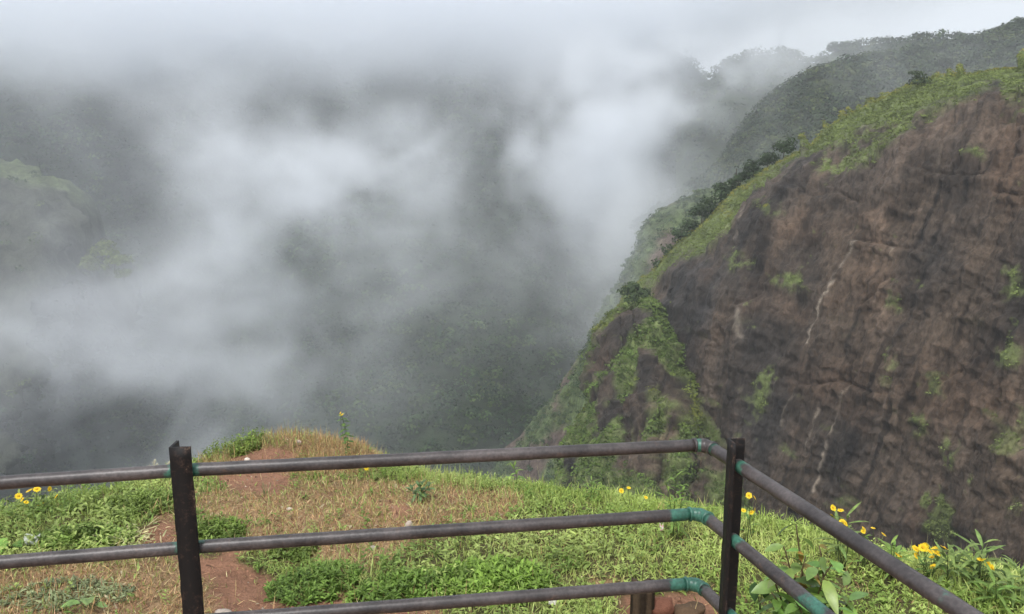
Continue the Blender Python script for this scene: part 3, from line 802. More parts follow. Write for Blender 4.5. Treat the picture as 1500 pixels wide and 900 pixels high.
mb.build('trunk', M_STONE, root)


# litter: crumpled wrappers
def wrapper(label, p, sx, sy, c1, c2, tiltv=0.6):
    n_ = 12; a_, b_ = np.meshgrid(np.linspace(-1, 1, n_), np.linspace(-1, 1, n_), indexing='ij')
    L0 = np.stack([a_ * sx, b_ * sy, 0 * a_], -1); h = 0.5 * sx * fbm(L0, sx * 0.9, 3, p[0] * 3 + 1)
    x = p[0] + a_ * sx; y = p[1] + b_ * sy * math.cos(tiltv); z = p[2] + 0.012 + (b_ + 1) * sy * math.sin(tiltv) + h
    t = sstep(-0.2, 0.2, np.sin(b_ * 5 + a_))[..., None]
    V = np.stack([x, y, z], -1).reshape(-1, 3); V2 = V - np.array([0, 0, 0.0012])
    C = (np.array(c1) * t + np.array(c2) * (1 - t)).reshape(-1, 3)
    q = grid_quads(n_, n_); mb = MB()
    ring = [i for i in range(n_)] + [i * n_ + n_ - 1 for i in range(1, n_)] + [(n_ - 1) * n_ + i for i in range(n_ - 2, -1, -1)] + [i * n_ for i in range(n_ - 2, 0, -1)]
    m_ = n_ * n_; rimq = [(ring[i], ring[i - 1], ring[i - 1] + m_, ring[i] + m_) for i in range(len(ring))]
    mb.add(np.concatenate([V, V2]), np.concatenate([q, q[:, ::-1] + m_, rimq]), None, np.concatenate([C, C]))
    tag(mb.build('wrapper', M_PETAL), label, 'litter')


wrapper('pink and white crumpled wrapper in the grass under the middle elbow', on_ground(969, 780), 0.008, 0.017, (0.70, 0.42, 0.38), (0.75, 0.72, 0.66), 0.8)
wrapper('white paper scrap on bare soil below the bottom rail', on_ground(809, 889), 0.014, 0.010, (0.72, 0.69, 0.63), (0.66, 0.62, 0.56), 0.4)
wrapper('crumpled whitish bag among leaves near the left edge', on_ground(46, 800), 0.032, 0.022, (0.42, 0.46, 0.36), (0.55, 0.58, 0.52), 0.7)


# ------------------------------------------------------------------ the metal railing
def rpt(u, v, y): return at_y(u, v, y)


rail_root = empty('metal_railing', (-0.745, 1.626, 0.0), 'rusty three-bar pipe railing with dark angle-iron posts at the lookout edge', 'railing')
corner = np.array([0.485, 1.802]); left = np.array([-0.747, 1.626]); rp = np.array([0.505, 1.655])
ldir = (corner - left) / np.linalg.norm(corner - left); far_l = left - ldir * 1.6
rdir = np.array([0.174, -0.582]); rdir /= np.linalg.norm(rdir)
corner = rp - rdir * 0.152
far_r = rp + rdir * 1.35
RZ = [CZ - 0.660, CZ - 0.841, CZ - 1.030]
CX = [(1035, 655), (1028, 752), (1022, 852)]
R = 0.0152


def line(a, b, step=0.015):
    n_ = max(2, int(np.linalg.norm(np.array(b) - a) / step))
    return np.linspace(a, b, n_)


def pipe(name, path, rad, green, parent, nseg=18):
    mb = MB(); ids = tube(mb, path, rad, nseg)
    mb.V[0] = mb.V[0] + 0.0007 * np.stack([fbm(mb.V[0], 0.06, 2, q_) for q_ in (201, 202, 203)], -1)
    g = np.asarray(green)[ids]; g = np.concatenate([g, [g[0], g[-1]]])
    return mb.build(name, M_RAIL, parent, attrs={'green': g})


for i, z in enumerate(RZ):
    c = at_y(*CX[i], 1.80); c = np.array([c[0], corner[1] + (c[0] - corner[0]) * 0.14, z])
    lz = z + (0.004, -0.001, 0.003)[i]
    L3 = np.array([left[0], left[1], lz])
    c_in = c - np.append(ldir, 0) * 0.033
    c_out = c + np.append(rdir, 0) * 0.033
    # left bay
    a = np.array([far_l[0], far_l[1], lz - (0.018, 0.016, 0.012)[i] * 1.6]); b = L3 - np.append(ldir, 0) * 0.004
    p = line(a, b); s = np.linalg.norm(p - b, axis=1)
    pipe('rail', p, R, (0.45, 0.40, 0.5)[i] * np.exp(-(s / 0.04) ** 2) + 0.12 * np.exp(-(s / .12) ** 2) + 0.22 * (np.abs(s - 0.13) < 0.05) * (i == 1), rail_root)
    # front bay
    a = L3 + np.append(ldir, 0) * 0.004; p = line(a, c_in)
    s = np.linalg.norm(p - a, axis=1); s2 = np.linalg.norm(p - c_in, axis=1)
    pipe('rail', p, R, 0.72 * np.exp(-(s / 0.062) ** 2) + (0.25, 0.75, 0.68)[i] * np.exp(-(s2 / 0.06) ** 2) + 0.1 * np.exp(-(s2 / .2) ** 2), rail_root)
    # elbow: a welded bend with a lip at each end
    t = np.linspace(0, 1, 15)[:, None]
    p = (1 - t) ** 2 * c_in + 2 * t * (1 - t) * c + t ** 2 * c_out
    rad = np.full(15, R + 0.0014); rad[[0, 1, 13, 14]] += 0.0016; rad[[2, 12]] -= 0.0014; rad[6:9] += 0.001
    pipe('elbow_joint', p, rad, np.full(15, (0.14, 0.66, 0.60)[i]) + (0.55 * np.exp(-((np.linspace(0, 1, 15) - 0.22) / 0.16) ** 2) if i == 0 else 0), rail_root)
    # side bay, running past the right post towards the viewer
    e = np.array([far_r[0], far_r[1], z]); p = line(c_out, e)
    s = np.linalg.norm(p - np.array([rp[0], rp[1], z]), axis=1); s2 = np.linalg.norm(p - c_out, axis=1)
    past = (p[:, 1] < rp[1])
    g = 0.75 * np.exp(-(s / 0.05) ** 2) * past + 0.55 * np.exp(-(s2 / 0.03) ** 2)
    sd = np.where(past, s, 0)
    if i == 0: g = g + 0.42 * np.exp(-((sd - 0.59) / 0.05) ** 2) + 0.30 * np.exp(-((sd - 0.50) / 0.015) ** 2) + 0.3 * np.exp(-((sd - 0.26) / 0.006) ** 2)
    if i == 1: g = g + 0.33 * np.exp(-((sd - 0.30) / 0.10) ** 2) + 0.15 * (sd > 0.08)
    pipe('rail', p, R, g, rail_root)


def angle_post(xy, ztop, da, db, w=0.046, t=0.0055, zbot=-0.12, tilt=(0, 0)):
    """angle iron: corner at xy, one leg along da, the other along db"""
    da = np.array(da, float); da /= np.linalg.norm(da); db = np.array(db, float); db /= np.linalg.norm(db)
    prof = [(0, 0), (w, 0), (w, t), (t, t), (t, w), (0, w)]
    zs = np.linspace(zbot, ztop, 40)
    rows = []
    for z in zs:
        o = np.array(xy) + np.array(tilt) * (ztop - z)
        rows.append([np.append(o + da * a_ + db * b_, z) for a_, b_ in prof])
    V = np.array(rows); nr = len(zs)
    V[1:-1] += rng.normal(0, 0.0004, V[1:-1].shape)
    mb = MB()
    V = V.reshape(-1, 3)
    top = (nr - 1) * 6
    mb.add(V, np.concatenate([grid_quads(nr, 6, True), [[top, top + 1, top + 2, top + 3], [top, top + 3, top + 4, top + 5], [3, 2, 1, 0], [5, 4, 3, 0]]]))
    wear = np.zeros((nr, 6)); wear[:, [1, 2, 4, 5]] += 0.10; wear[-1] += 0.05; wear[:, 0] += 0.06
    wear += 0.10 * sstep(0.55, 0.25, zs)[:, None]
    return mb.build('post', M_POST, rail_root, smooth=False, attrs={'wear': wear.ravel()})


lp_top = at_y(247, 656, 1.603)
angle_post((lp_top[0], lp_top[1]), lp_top[2], (0.99, 0.08), (-0.06, 1.0), tilt=(0.004, 0.0))
rp_top = at_y(1065.5, 642, 1.672)
angle_post((rp_top[0] , rp_top[1]), rp_top[2], (1.0, 0.10), (0.10, -1.0), w=0.040, tilt=(0.0, 0.0))

# ------------------------------------------------------------------ sheets of distant relief
def sheet(us, vtop, vbot, nv, depth, disp, back=(6, 60.0, -0.25), front=None, pw=1.0):
    """a hillside surveyed from the ledge: rows run from the skyline down; 'back' rows carry it over the crest, out of sight"""
    T = np.linspace(0, 1, nv) ** pw
    U = np.broadcast_to(us, (nv, len(us)))
    Vt = vtop(us)
    Vv = Vt[None] + (vbot - Vt[None]) * T[:, None]
    D = depth(U, Vv, Vt[None])
    P = at_depth(U, Vv, D)
    du = np.gradient(P, axis=1); dv = np.gradient(P, axis=0)
    nn = norm(np.cross(du, dv)); nn[nn[..., 1] > 0] *= -1
    P = P + nn * disp(P, U, Vv)[..., None]
    nb, dist, sl = back
    rows = []
    hd = norm((P[0] - CAM) * np.array([1, 1, 0]))
    for k in range(nb, 0, -1):
        f = (k / nb) ** 1.5 * dist
        q = P[0] + hd * f; q[:, 2] += sl * f + 0.0
        rows.append(q)
    nbk = len(rows)
    A = np.concatenate([np.array(rows), P]) if rows else P
    if front:
        x = A[-1]; fr = []
        for k in range(1, 5):
            q = x - hd * front[0] * k / 4; q[:, 2] = x[:, 2] + (front[1] - x[:, 2]) * (k / 4)
            fr.append(q)
        A = np.concatenate([A, np.array(fr)])
    return A, P, U, Vv, nbk, nn


def crowns(mb, C, r, nq, size, col, zmin=-0.25, flat=0.75):
    """tree crowns: sprays of leaves through an uneven lumpy volume"""
    N = len(C)
    idx = np.repeat(np.arange(N), nq)
    d = rand_dirs(N * nq, zmin)
    lump = 1 + 0.5 * fbm(C[idx] * 3.7 + d * 1.4, 1.0, 2, 31)
    rr = r[idx] * lump * rng.uniform(0.65, 1.05, N * nq)
    pos = C[idx] + d * rr[:, None] * np.array([1, 1, flat])
    cc = col[idx] * rng.uniform(0.82, 1.18, (N * nq, 1))
    leaf_quads(mb, pos, d + np.array([0, 0, 0.4]), (size * r)[idx] * rng.uniform(0.7, 1.3, N * nq), cc, 0.32)


def pick(P, nn, w, n):
    """n random spots on the sheet P, weighted by area times w"""
    a = np.linalg.norm(np.cross(P[1:, :-1] - P[:-1, :-1], P[:-1, 1:] - P[:-1, :-1]), axis=-1) * w[:-1, :-1]
    c = np.cumsum(a.ravel()); i = np.searchsorted(c, rng.random(n) * c[-1])
    i = np.clip(i, 0, a.size - 1)
    r_, q_ = np.unravel_index(i, a.shape)
    s, t = rng.random((n, 1)), rng.random((n, 1))
    return P[r_, q_] * (1 - s) * (1 - t) + P[r_ + 1, q_] * s * (1 - t) + P[r_, q_ + 1] * (1 - s) * t + P[r_ + 1, q_ + 1] * s * t, r_, q_


def crest(P, n):
    i = rng.random(n) * (P.shape[1] - 1.01); i0 = i.astype(int); t = (i - i0)[:, None]
    return P[0, i0] * (1 - t) + P[0, i0 + 1] * t - np.array([0, 0, 0.8])


GREENS = np.array([[0.042, 0.066, 0.030], [0.060, 0.088, 0.034], [0.030, 0.050, 0.026], [0.085, 0.108, 0.040], [0.050, 0.070, 0.040]])


def build_sheet(name, label, A, col, mat):
    mb = MB(); mb.add(A.reshape(-1, 3), grid_quads(A.shape[0], A.shape[1]), None, col.reshape(-1, 3))
    return tag(mb.build(name, mat), label, 'hill', kind='structure')


# ---- the far wall of the valley
us = np.linspace(-1000, 2500, 230)
def far_depth(U, V, Vt):
    f = np.clip((V - 60) / 640, 0, 1)
    d = 485 - 150 * f ** 0.9
    d = d + 55 * np.exp(-((U - 900) / 110) ** 2) + 40 * np.exp(-((U - 250 - 0.15 * (V - 300)) / 70) ** 2) - 45 * np.exp(-((U - 650) / 180) ** 2) * f
    return d - 0.06 * np.clip(200 - U, 0, None)
A, P, U, V, nb, nn = sheet(us, lambda u: 62 + 14 * np.sin(u / 170.0) + 8 * np.sin(u / 67.0) + 170 * sstep(930, 1180, u), 760, 130, far_depth,
                           lambda P, U, V: 26 * fbm(P, 110, 4, 40) + 9 * ridged(P, 45, 3, 41), back=(5, 260.0, 0.0), front=(230, -178))
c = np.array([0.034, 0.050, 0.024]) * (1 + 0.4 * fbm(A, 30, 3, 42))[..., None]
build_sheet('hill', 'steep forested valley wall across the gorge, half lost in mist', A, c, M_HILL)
mb = MB()
ok = ((U > -250) & (U < 1350)).astype(float)
C, r_, q_ = pick(P, nn, ok, 15000)
big = fbm(C, 40, 3, 43)
rr = rng.uniform(1.8, 4.6, len(C)) * (1 + 0.3 * big)
ci = np.clip((rng.random(len(C)) * 4 + big * 2.5).astype(int), 0, 4)
crowns(mb, C + np.array([0, 0, 1.0]) * (rr * 0.7)[:, None], rr, 36, 0.27, GREENS[ci] * np.array([0.85, 1.0, 0.8]) * (1 + 0.7 * np.clip(big, -0.8, 1))[:, None] * rng.uniform(0.65, 1.3, (len(C), 1)))
tag(mb.build('forest', M_FAR, smooth=False), 'dense dark green forest clothing the far valley wall', 'forest', kind='stuff')

# ---- forested ridge behind the cliff
us = np.linspace(930, 2300, 150)
RIDGE = [(930, 330), (980, 300), (1030, 262), (1060, 228), (1100, 178), (1130, 150), (1155, 140), (1200, 118), (1250, 98), (1300, 88), (1350, 82), (1400, 74), (1440, 62), (1500, 44), (1600, 15), (1900, -60), (2300, -160)]
A, P, U, V, nb, nn = sheet(us, lambda u: interp(u, RIDGE), 560, 60, lambda U, V, Vt: 262 - 0.055 * (U - 1200) - 0.10 * (V - Vt) + 20 * np.exp(-(V - Vt) / 40),
                           lambda P, U, V: 5 * fbm(P, 50, 3, 50) + 2.5 * fbm(P, 18, 3, 51), back=(6, 120.0, -0.1))
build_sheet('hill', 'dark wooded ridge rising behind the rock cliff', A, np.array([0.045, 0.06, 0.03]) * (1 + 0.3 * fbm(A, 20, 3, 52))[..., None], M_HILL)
mb = MB()
ok = (U < 1640).astype(float)
C, r_, q_ = pick(P, nn, ok, 4200)
C = np.concatenate([C, crest(P[:, :80], 190)])
rr = rng.uniform(1.5, 3.0, len(C)); ci = rng.integers(0, 5, len(C))
crowns(mb, C + np.array([0, 0, 1.0]) * (rr * 0.6)[:, None], rr, 46, 0.26, GREENS[ci] * 0.95)
tag(mb.build('forest', M_FAR, smooth=False), 'close-packed dark treetops covering the ridge behind the cliff', 'forest', kind='stuff')

# ---- second ridge further back, and the cloudy knoll beside it
us = np.linspace(990, 1700, 80)
RIDGE2 = [(990, 190), (1030, 128), (1065, 92), (1100, 78), (1150, 74), (1180, 92), (1200, 94), (1222, 80), (1240, 76), (1290, 66), (1330, 62), (1400, 58), (1500, 60), (1700, 60)]
A, P, U, V, nb, nn = sheet(us, lambda u: interp(u, RIDGE2), 420, 40, lambda U, V, Vt: 350 - 0.03 * (U - 1200) - 0.1 * (V - Vt) + 25 * np.exp(-(V - Vt) / 40),
                           lambda P, U, V: 5 * fbm(P, 50, 3, 55), back=(5, 120.0, -0.1))
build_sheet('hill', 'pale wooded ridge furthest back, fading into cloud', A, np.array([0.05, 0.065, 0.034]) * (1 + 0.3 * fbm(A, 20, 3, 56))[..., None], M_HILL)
mb = MB()
C, r_, q_ = pick(P, nn, (V < 260).astype(float), 1200)
C = np.concatenate([C, crest(P, 170)])
rr = rng.uniform(1.8, 3.6, len(C)); ci = rng.integers(0, 5, len(C))
crowns(mb, C + np.array([0, 0, 1.0]) * (rr * 0.6)[:, None], rr, 34, 0.28, GREENS[ci])
tag(mb.build('forest', M_FAR, smooth=False), 'hazy treetops on the furthest ridge', 'forest', kind='stuff')

# ---- rocky spur at the left with a grassy top
us = np.linspace(-500, 205, 110)
SPUR = [(-500, 150), (-200, 205), (0, 238), (55, 250), (100, 262), (122, 278), (138, 305), (150, 342), (170, 362), (190, 388), (205, 420)]
A, P, U, V, nb, nn = sheet(us, lambda u: interp(u, SPUR), 700, 110, lambda U, V, Vt: 300 - 0.16 * (V - Vt) + 32 * np.exp(-(V - Vt) / 20) + 0.15 * np.clip(U - 60, 0, None) + 190 * sstep(70, 205, U + 0.22 * (V - 400) + 16 * np.sin(V / 23.0) + 9 * np.sin(V / 9.7)) * sstep(40, 200, V - Vt),
                           lambda P, U, V: 6 * fbm(P, 45, 4, 60) + 3.5 * ridged(P, 16, 3, 61), back=(5, 90.0, -0.35))
Vt = interp(U, SPUR); top = sstep(34, 12, V - Vt + 12 * fbm(P, 9, 3, 62)) * sstep(150, 125, U)
rock = sstep(1.0, 0.0, np.abs(V - Vt - 70) / 60)
c = np.array([0.042, 0.046, 0.032]) * (1 + 0.5 * fbm(P, 8, 4, 63))[..., None]
c = c * (1 - top[..., None]) + np.array([0.075, 0.095, 0.040]) * top[..., None]
CC = np.concatenate([np.broadcast_to(c[:1], (nb,) + c.shape[1:]), c])
build_sheet('hill', 'rocky spur with a grassy crown at the left of the gorge', A, CC, M_ROCK)
mb = MB()
w = (1 - top) * (sstep(85, 140, V - Vt) * 0.9 + 0.10) + 0.2 * top * (U < 60)
C, r_, q_ = pick(P, nn, w, 900)
rr = rng.uniform(0.9, 2.6, len(C)); ci = rng.integers(0, 5, len(C))
crowns(mb, C + np.array([0, 0, .4]), rr, 40, 0.27, GREENS[ci] * 1.1)
tag(mb.build('undergrowth', M_FAR, smooth=False), 'bushes and creepers hanging on the left spur', 'undergrowth', kind='stuff')

# ---- green slope under the cliff, at the middle distance
us = np.linspace(690, 1150, 100)
SLOPE = [(690, 735), (735, 672), (765, 640), (800, 590), (830, 555), (850, 520), (870, 470), (900, 420), (940, 345), (985, 300), (1150, 240)]
A, P, U, V, nb, nn = sheet(us, lambda u: interp(u, SLOPE), 800, 90, lambda U, V, Vt: 222 - 0.06 * (U - 800) - 0.07 * (V - Vt) + 16 * np.exp(-(V - Vt) / 25),
                           lambda P, U, V: 4 * fbm(P, 30, 4, 65) + 2.0 * ridged(P, 12, 3, 66), back=(5, 50.0, -0.5))
rk = sstep(0.05, 0.35, fbm(P, 14, 4, 67) + 0.35 * np.exp(-((U - 762) / 26) ** 2))[..., None]
c = np.array([0.085, 0.115, 0.045]) * (1 - rk) + np.array([0.11, 0.08, 0.065]) * rk
build_sheet('hill', 'steep green slope dropping into the gorge left of the cliff', A, np.concatenate([np.broadcast_to(c[:1], (nb,) + c.shape[1:]), c]), M_ROCK)
mb = MB()
C, r_, q_ = pick(P, nn, 1 - 0.85 * rk[..., 0], 2600)
rr = rng.uniform(0.5, 1.6, len(C)); ci = rng.integers(0, 5, len(C))
crowns(mb, C + np.array([0, 0, .2]), rr, 26, 0.3, GREENS[ci] * 1.35, flat=0.6)
tag(mb.build('undergrowth', M_FAR, smooth=False), 'scrub and grass on the steep slope below the cliff', 'undergrowth', kind='stuff')

# ------------------------------------------------------------------ the cliff
CLIFF = [(800, 700), (806, 692), (830, 648), (846, 610), (862, 575), (868, 545), (869, 518), (878, 492), (900, 452), (912, 425), (945, 405), (960, 392), (975, 375), (1000, 352), (1040, 318),
         (1080, 280), (1130, 240), (1180, 203), (1230, 170), (1290, 142), (1330, 124), (1380, 108), (1420, 98), (1470, 90), (1500, 86), (1600, 66), (1800, 40), (2150, 10)]
FOOT = [(860, 440), (905, 450), (958, 425), (985, 480), (1000, 545), (1050, 620), (1070, 660), (1100, 740), (1140, 860), (1200, 1000), (2200, 3000)]
us = np.concatenate([np.linspace(800, 1510, 430), np.linspace(1516, 2150, 60)])
foot_v = lambda u: interp(u, FOOT)


def cliff_depth(U, V, Vt):
    d = interp(U, [(800, 150), (870, 146), (960, 143), (1000, 139), (1100, 128), (1200, 120), (1350, 106), (1500, 94), (1800, 72), (2150, 52)])
    k = V - Vt
    d = d + 22 * np.exp(-k / 34.0) + 10 * np.exp(-k / 110.0) - 0.018 * k
    b = np.clip(V - foot_v(U), 0, None) * sstep(1150, 1050, U)
    d = d - 0.055 * b
    d = d + 6 * sstep(1010, 975, U) * sstep(395, 430, V) * (V < foot_v(U) + 30)      # gully at the left end of the wall
    return d


CRACK = [[(1255, 352), (1290, 357), (1330, 367), (1362, 371)], [(1168, 205), (1205, 190), (1240, 186), (1275, 188)], [(1140, 275), (1175, 280), (1200, 295), (1230, 285), (1262, 300)],
         [(1082, 480), (1098, 452), (1118, 441)], [(1084, 482), (1088, 520), (1076, 560), (1078, 640)], [(1270, 450), (1292, 430), (1300, 415)], [(1180, 565), (1240, 560), (1300, 580)], [(1395, 560), (1420, 545), (1448, 520)],
         [(1470, 180), (1500, 185)], [(1463, 285), (1500, 290)], [(1345, 250), (1400, 262), (1450, 258)]]
STREAK = [([(1258, 356), (1243, 382), (1232, 405), (1226, 430), (1208, 452), (1196, 480), (1192, 505)], 2.6, 0.9), ([(1228, 618), (1221, 645), (1206, 690), (1196, 720)], 3.0, 0.8), ([(1206, 600), (1198, 632), (1186, 660)], 2.2, 0.6),
          ([(1172, 578), (1155, 600), (1150, 625)], 2.5, 0.45), ([(1253, 560), (1240, 585), (1228, 618)], 2.5, 0.4), ([(1100, 462), (1098, 485), (1102, 500)], 6, 0.55), ([(1098, 310), (1093, 340), (1088, 370)], 3, 0.45), ([(1372, 365), (1362, 385)], 4, 0.5),
          ([(1312, 365), (1314, 385)], 3, 0.4), ([(1386, 222), (1378, 262)], 3, 0.35)]


def cliff_disp(P, U, V):
    k = V - np.interp(U[0], us, interp(us, CLIFF))[None]
    face = sstep(8, 60, k)
    Pw = P + 1.6 * np.stack([fbm(P, 14, 3, 70), fbm(P, 14, 3, 71), fbm(P, 14, 3, 72)], -1)
    s = Pw * np.array([1, 1, 2.6])                         # bedding
    f = Pw * np.array([1, 1, 0.42])                        # vertical flutes
    d = 3.2 * fbm(P, 32, 4, 73) + face * (0.75 * ridged(s, 22, 3, 74) + 0.35 * fbm(s, 5, 3, 75) + 0.40 * ridged(P, 2.4, 3, 77) + 0.18 * fbm(P, 0.9, 2, 179))
    LN = np.stack([(U + 0.42 * V) / 26.0, V / 150.0, 0 * U], -1)          # ribs that lean with the fall line
    d = d + face * (0.9 * fbm(LN, 1.0, 3, 76) + 0.45 * ridged(LN * np.array([2.6, 1.6, 1]), 1.0, 3, 177) + 0.9 * ridged(np.stack([(U + 0.3 * V) / 95.0, (V - 0.28 * U) / 60.0, 0 * U], -1), 1.0, 3, 178))
    for pts in CRACK:
        d = d - 0.5 * np.exp(-(seg_dist(U + 4 * fbm(P, 5, 2, 79), V + 5 * fbm(P, 3, 3, 78), pts) / 2.2) ** 2) + 0.35 * np.exp(-((seg_dist(U, V - 9, pts)) / 7) ** 2)
    rough = sstep(0, 60, V - foot_v(U)) * sstep(1150, 1050, U)
    d = d + rough * (3.6 * ridged(P, 13, 4, 79) + 1.6 * fbm(P, 5, 3, 80) + 1.0 * ridged(P * np.array([1, 1, 0.7]), 3.5, 3, 81) - 1.0)
    return d


A, P, U, V, nb, nn = sheet(us, lambda u: interp(u, CLIFF) + 5.0 * fbm(np.stack([u / 24.0, 0 * u, 0 * u], -1), 1.0, 4, 68), 1060, 400, cliff_depth, cliff_disp, back=(6, 60.0, -0.28), pw=1.0)
Vt = interp(U, CLIFF)
k = V - Vt
jit = fbm(P, 9, 4, 85); jit2 = fbm(P, 3.2, 4, 86)
jit3 = fbm(P, 1.3, 3, 87)
ju, jv = U + 30 * jit + 16 * jit3, V + 26 * jit2 + 14 * jit3
band = interp(U, [(860, 55), (905, 60), (950, 26), (990, 20), (1040, 50), (1075, 56), (1100, 16), (1140, 14), (1200, 28), (1240, 38), (1330, 52), (1420, 54), (1460, 34), (1478, 56), (1500, 50), (1800, 50)])
veg = sstep(14, -14, k - band + 26 * jit + 14 * jit2)
VEGP = [[(1290, 205), (1330, 175), (1350, 190), (1300, 235), (1260, 255), (1215, 262), (1205, 250), (1240, 220)], [(1225, 190), (1262, 160), (1295, 170), (1255, 215), (1215, 225)], [(1080, 385), (1110, 378), (1122, 400), (1095, 405)], [(1145, 412), (1180, 408), (1196, 436), (1165, 430)],
        [(1128, 312), (1150, 308), (1148, 326), (1132, 326)], [(1405, 232), (1440, 222), (1440, 238), (1410, 240)], [(1485, 400), (1510, 395), (1510, 438), (1490, 440)], [(1478, 515), (1510, 510), (1510, 545), (1480, 535)], [(1340, 620), (1365, 612), (1362, 640), (1345, 645)], [(1370, 715), (1405, 722), (1425, 760), (1415, 800), (1380, 795), (1365, 750)],
        [(1320, 535), (1330, 530), (1330, 550), (1320, 548)], [(1375, 555), (1400, 560), (1395, 585), (1378, 580)], [(1468, 180), (1500, 150), (1500, 172)], [(1310, 450), (1326, 442), (1322, 462)], [(1115, 560), (1140, 545), (1130, 600), (1110, 620)], [(1400, 640), (1425, 640), (1425, 690), (1405, 680)]]
for p in VEGP: veg = np.maximum(veg, 0.9 * sstep(-6, 8, poly_sd(ju, jv, p)) * sstep(-0.45, 0.1, jit3 + jit2))
low = V - foot_v(U)
slope = sstep(-8, 30, low + 20 * jit) * sstep(1170, 1090, U + 0.0 * V)
rk = sstep(0.0, 0.3, fbm(P * np.array([1, 1, 0.6]), 7, 4, 88) + 0.10 + 0.25 * np.exp(-((U - 955) / 40) ** 2 - ((V - 610) / 60) ** 2) + 0.5 * np.exp(-((U - 895) / 26) ** 2 - ((V - 530) / 45) ** 2) - 0.3 * np.exp(-((U - 1010) / 55) ** 2 - ((V - 590) / 60) ** 2))
veg = np.maximum(veg, slope * (1 - rk))
ledge = sstep(0.28, 0.5, fbm(P * np.array([1, 1, 2.2]), 8, 4, 89)) * sstep(430, 650, V) * 0.55
tuf = 0.75 * sstep(0.36, 0.55, jit3 * 0.6 + 0.55 * jit2 + 0.25 * jit) * sstep(150, 420, V)
veg = np.clip(np.maximum(np.maximum(veg, ledge), tuf), 0, 1)
# rock colours: brown-grey basalt, wet dark streaks, red bands, pale trickle stains
b1 = sstep(-0.35, 0.4, fbm(P * np.array([1, 1, 0.5]), 16, 5, 90)); ST = np.stack([(U + 0.42 * V) / 17.0, V / 170.0, 0 * U], -1)
b2 = np.clip(sstep(0.02, 0.42, fbm(ST, 1.0, 5, 91)) * sstep(-0.35, 0.25, fbm(P, 18, 3, 94)) + 0.5 * sstep(0.15, 0.45, fbm(P, 10, 4, 99)), 0, 1)
b4 = sstep(0.12, 0.5, fbm(ST * np.array([1.7, 1.0, 1]) + 7.3, 1.0, 4, 98)) * sstep(-0.2, 0.4, fbm(P, 22, 3, 96)); b3 = sstep(0.1, 0.45, fbm(P, 11, 4, 92))
rock = np.array([0.050, 0.039, 0.032]) * (1 - b1[..., None]) + np.array([0.158, 0.108, 0.074]) * b1[..., None]
redz = np.clip(0.55 * b3 + 0.9 * np.exp(-((U - 1490) / 40) ** 2 - ((V - 250) / 70) ** 2) + 0.7 * np.exp(-((U - 1400) / 60) ** 2 - ((V - 580) / 60) ** 2) + 0.6 * np.exp(-((U - 1285) / 45) ** 2 - ((V - 420) / 55) ** 2) + 0.7 * np.exp(-((U - 1240) / 70) ** 2 - ((V - 560) / 35) ** 2) + 0.5 * np.exp(-((U - 1190) / 40) ** 2 - ((V - 345) / 18) ** 2), 0, 1)[..., None]
redz = redz * 0.72
rock = rock * (1 - 0.75 * redz) + np.array([0.205, 0.116, 0.068]) * 0.75 * redz
upper = np.exp(-((U - 1330) / 130) ** 2 - ((V - 240) / 60) ** 2)[..., None]
rock = rock * (1 - 0.4 * upper) + np.array([0.175, 0.127, 0.098]) * 0.4 * upper
rock = rock * (1 + 0.65 * b4[..., None]) * (1 - 0.80 * b2[..., None]) * 0.70
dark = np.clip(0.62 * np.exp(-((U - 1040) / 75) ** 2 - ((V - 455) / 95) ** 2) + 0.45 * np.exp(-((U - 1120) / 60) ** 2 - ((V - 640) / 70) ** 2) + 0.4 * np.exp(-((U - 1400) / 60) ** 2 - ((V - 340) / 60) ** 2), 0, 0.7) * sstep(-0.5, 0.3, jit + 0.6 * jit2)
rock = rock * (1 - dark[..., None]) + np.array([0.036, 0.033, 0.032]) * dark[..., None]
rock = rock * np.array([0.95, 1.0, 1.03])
for pts, wd, a in STREAK:
    m_ = (a * np.exp(-(seg_dist(U + 6 * jit2, V, pts) / (0.62 * wd)) ** 2) * sstep(-0.5, 0.15, fbm(P, 2.2, 3, 97)))[..., None]
    rock = rock * (1 - m_) + np.array([0.30, 0.25, 0.195]) * m_
gcol = np.array([0.13, 0.16, 0.055]) * (1 + 0.5 * jit2)[..., None]
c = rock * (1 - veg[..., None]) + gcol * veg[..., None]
mb = MB(); A2 = A
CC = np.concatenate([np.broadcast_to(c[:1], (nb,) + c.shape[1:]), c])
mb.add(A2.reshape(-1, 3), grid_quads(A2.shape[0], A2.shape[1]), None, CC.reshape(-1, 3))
tag(mb.build('cliff', M_ROCK), 'huge brown basalt cliff with a grassy top across the gully', 'cliff', kind='structure')

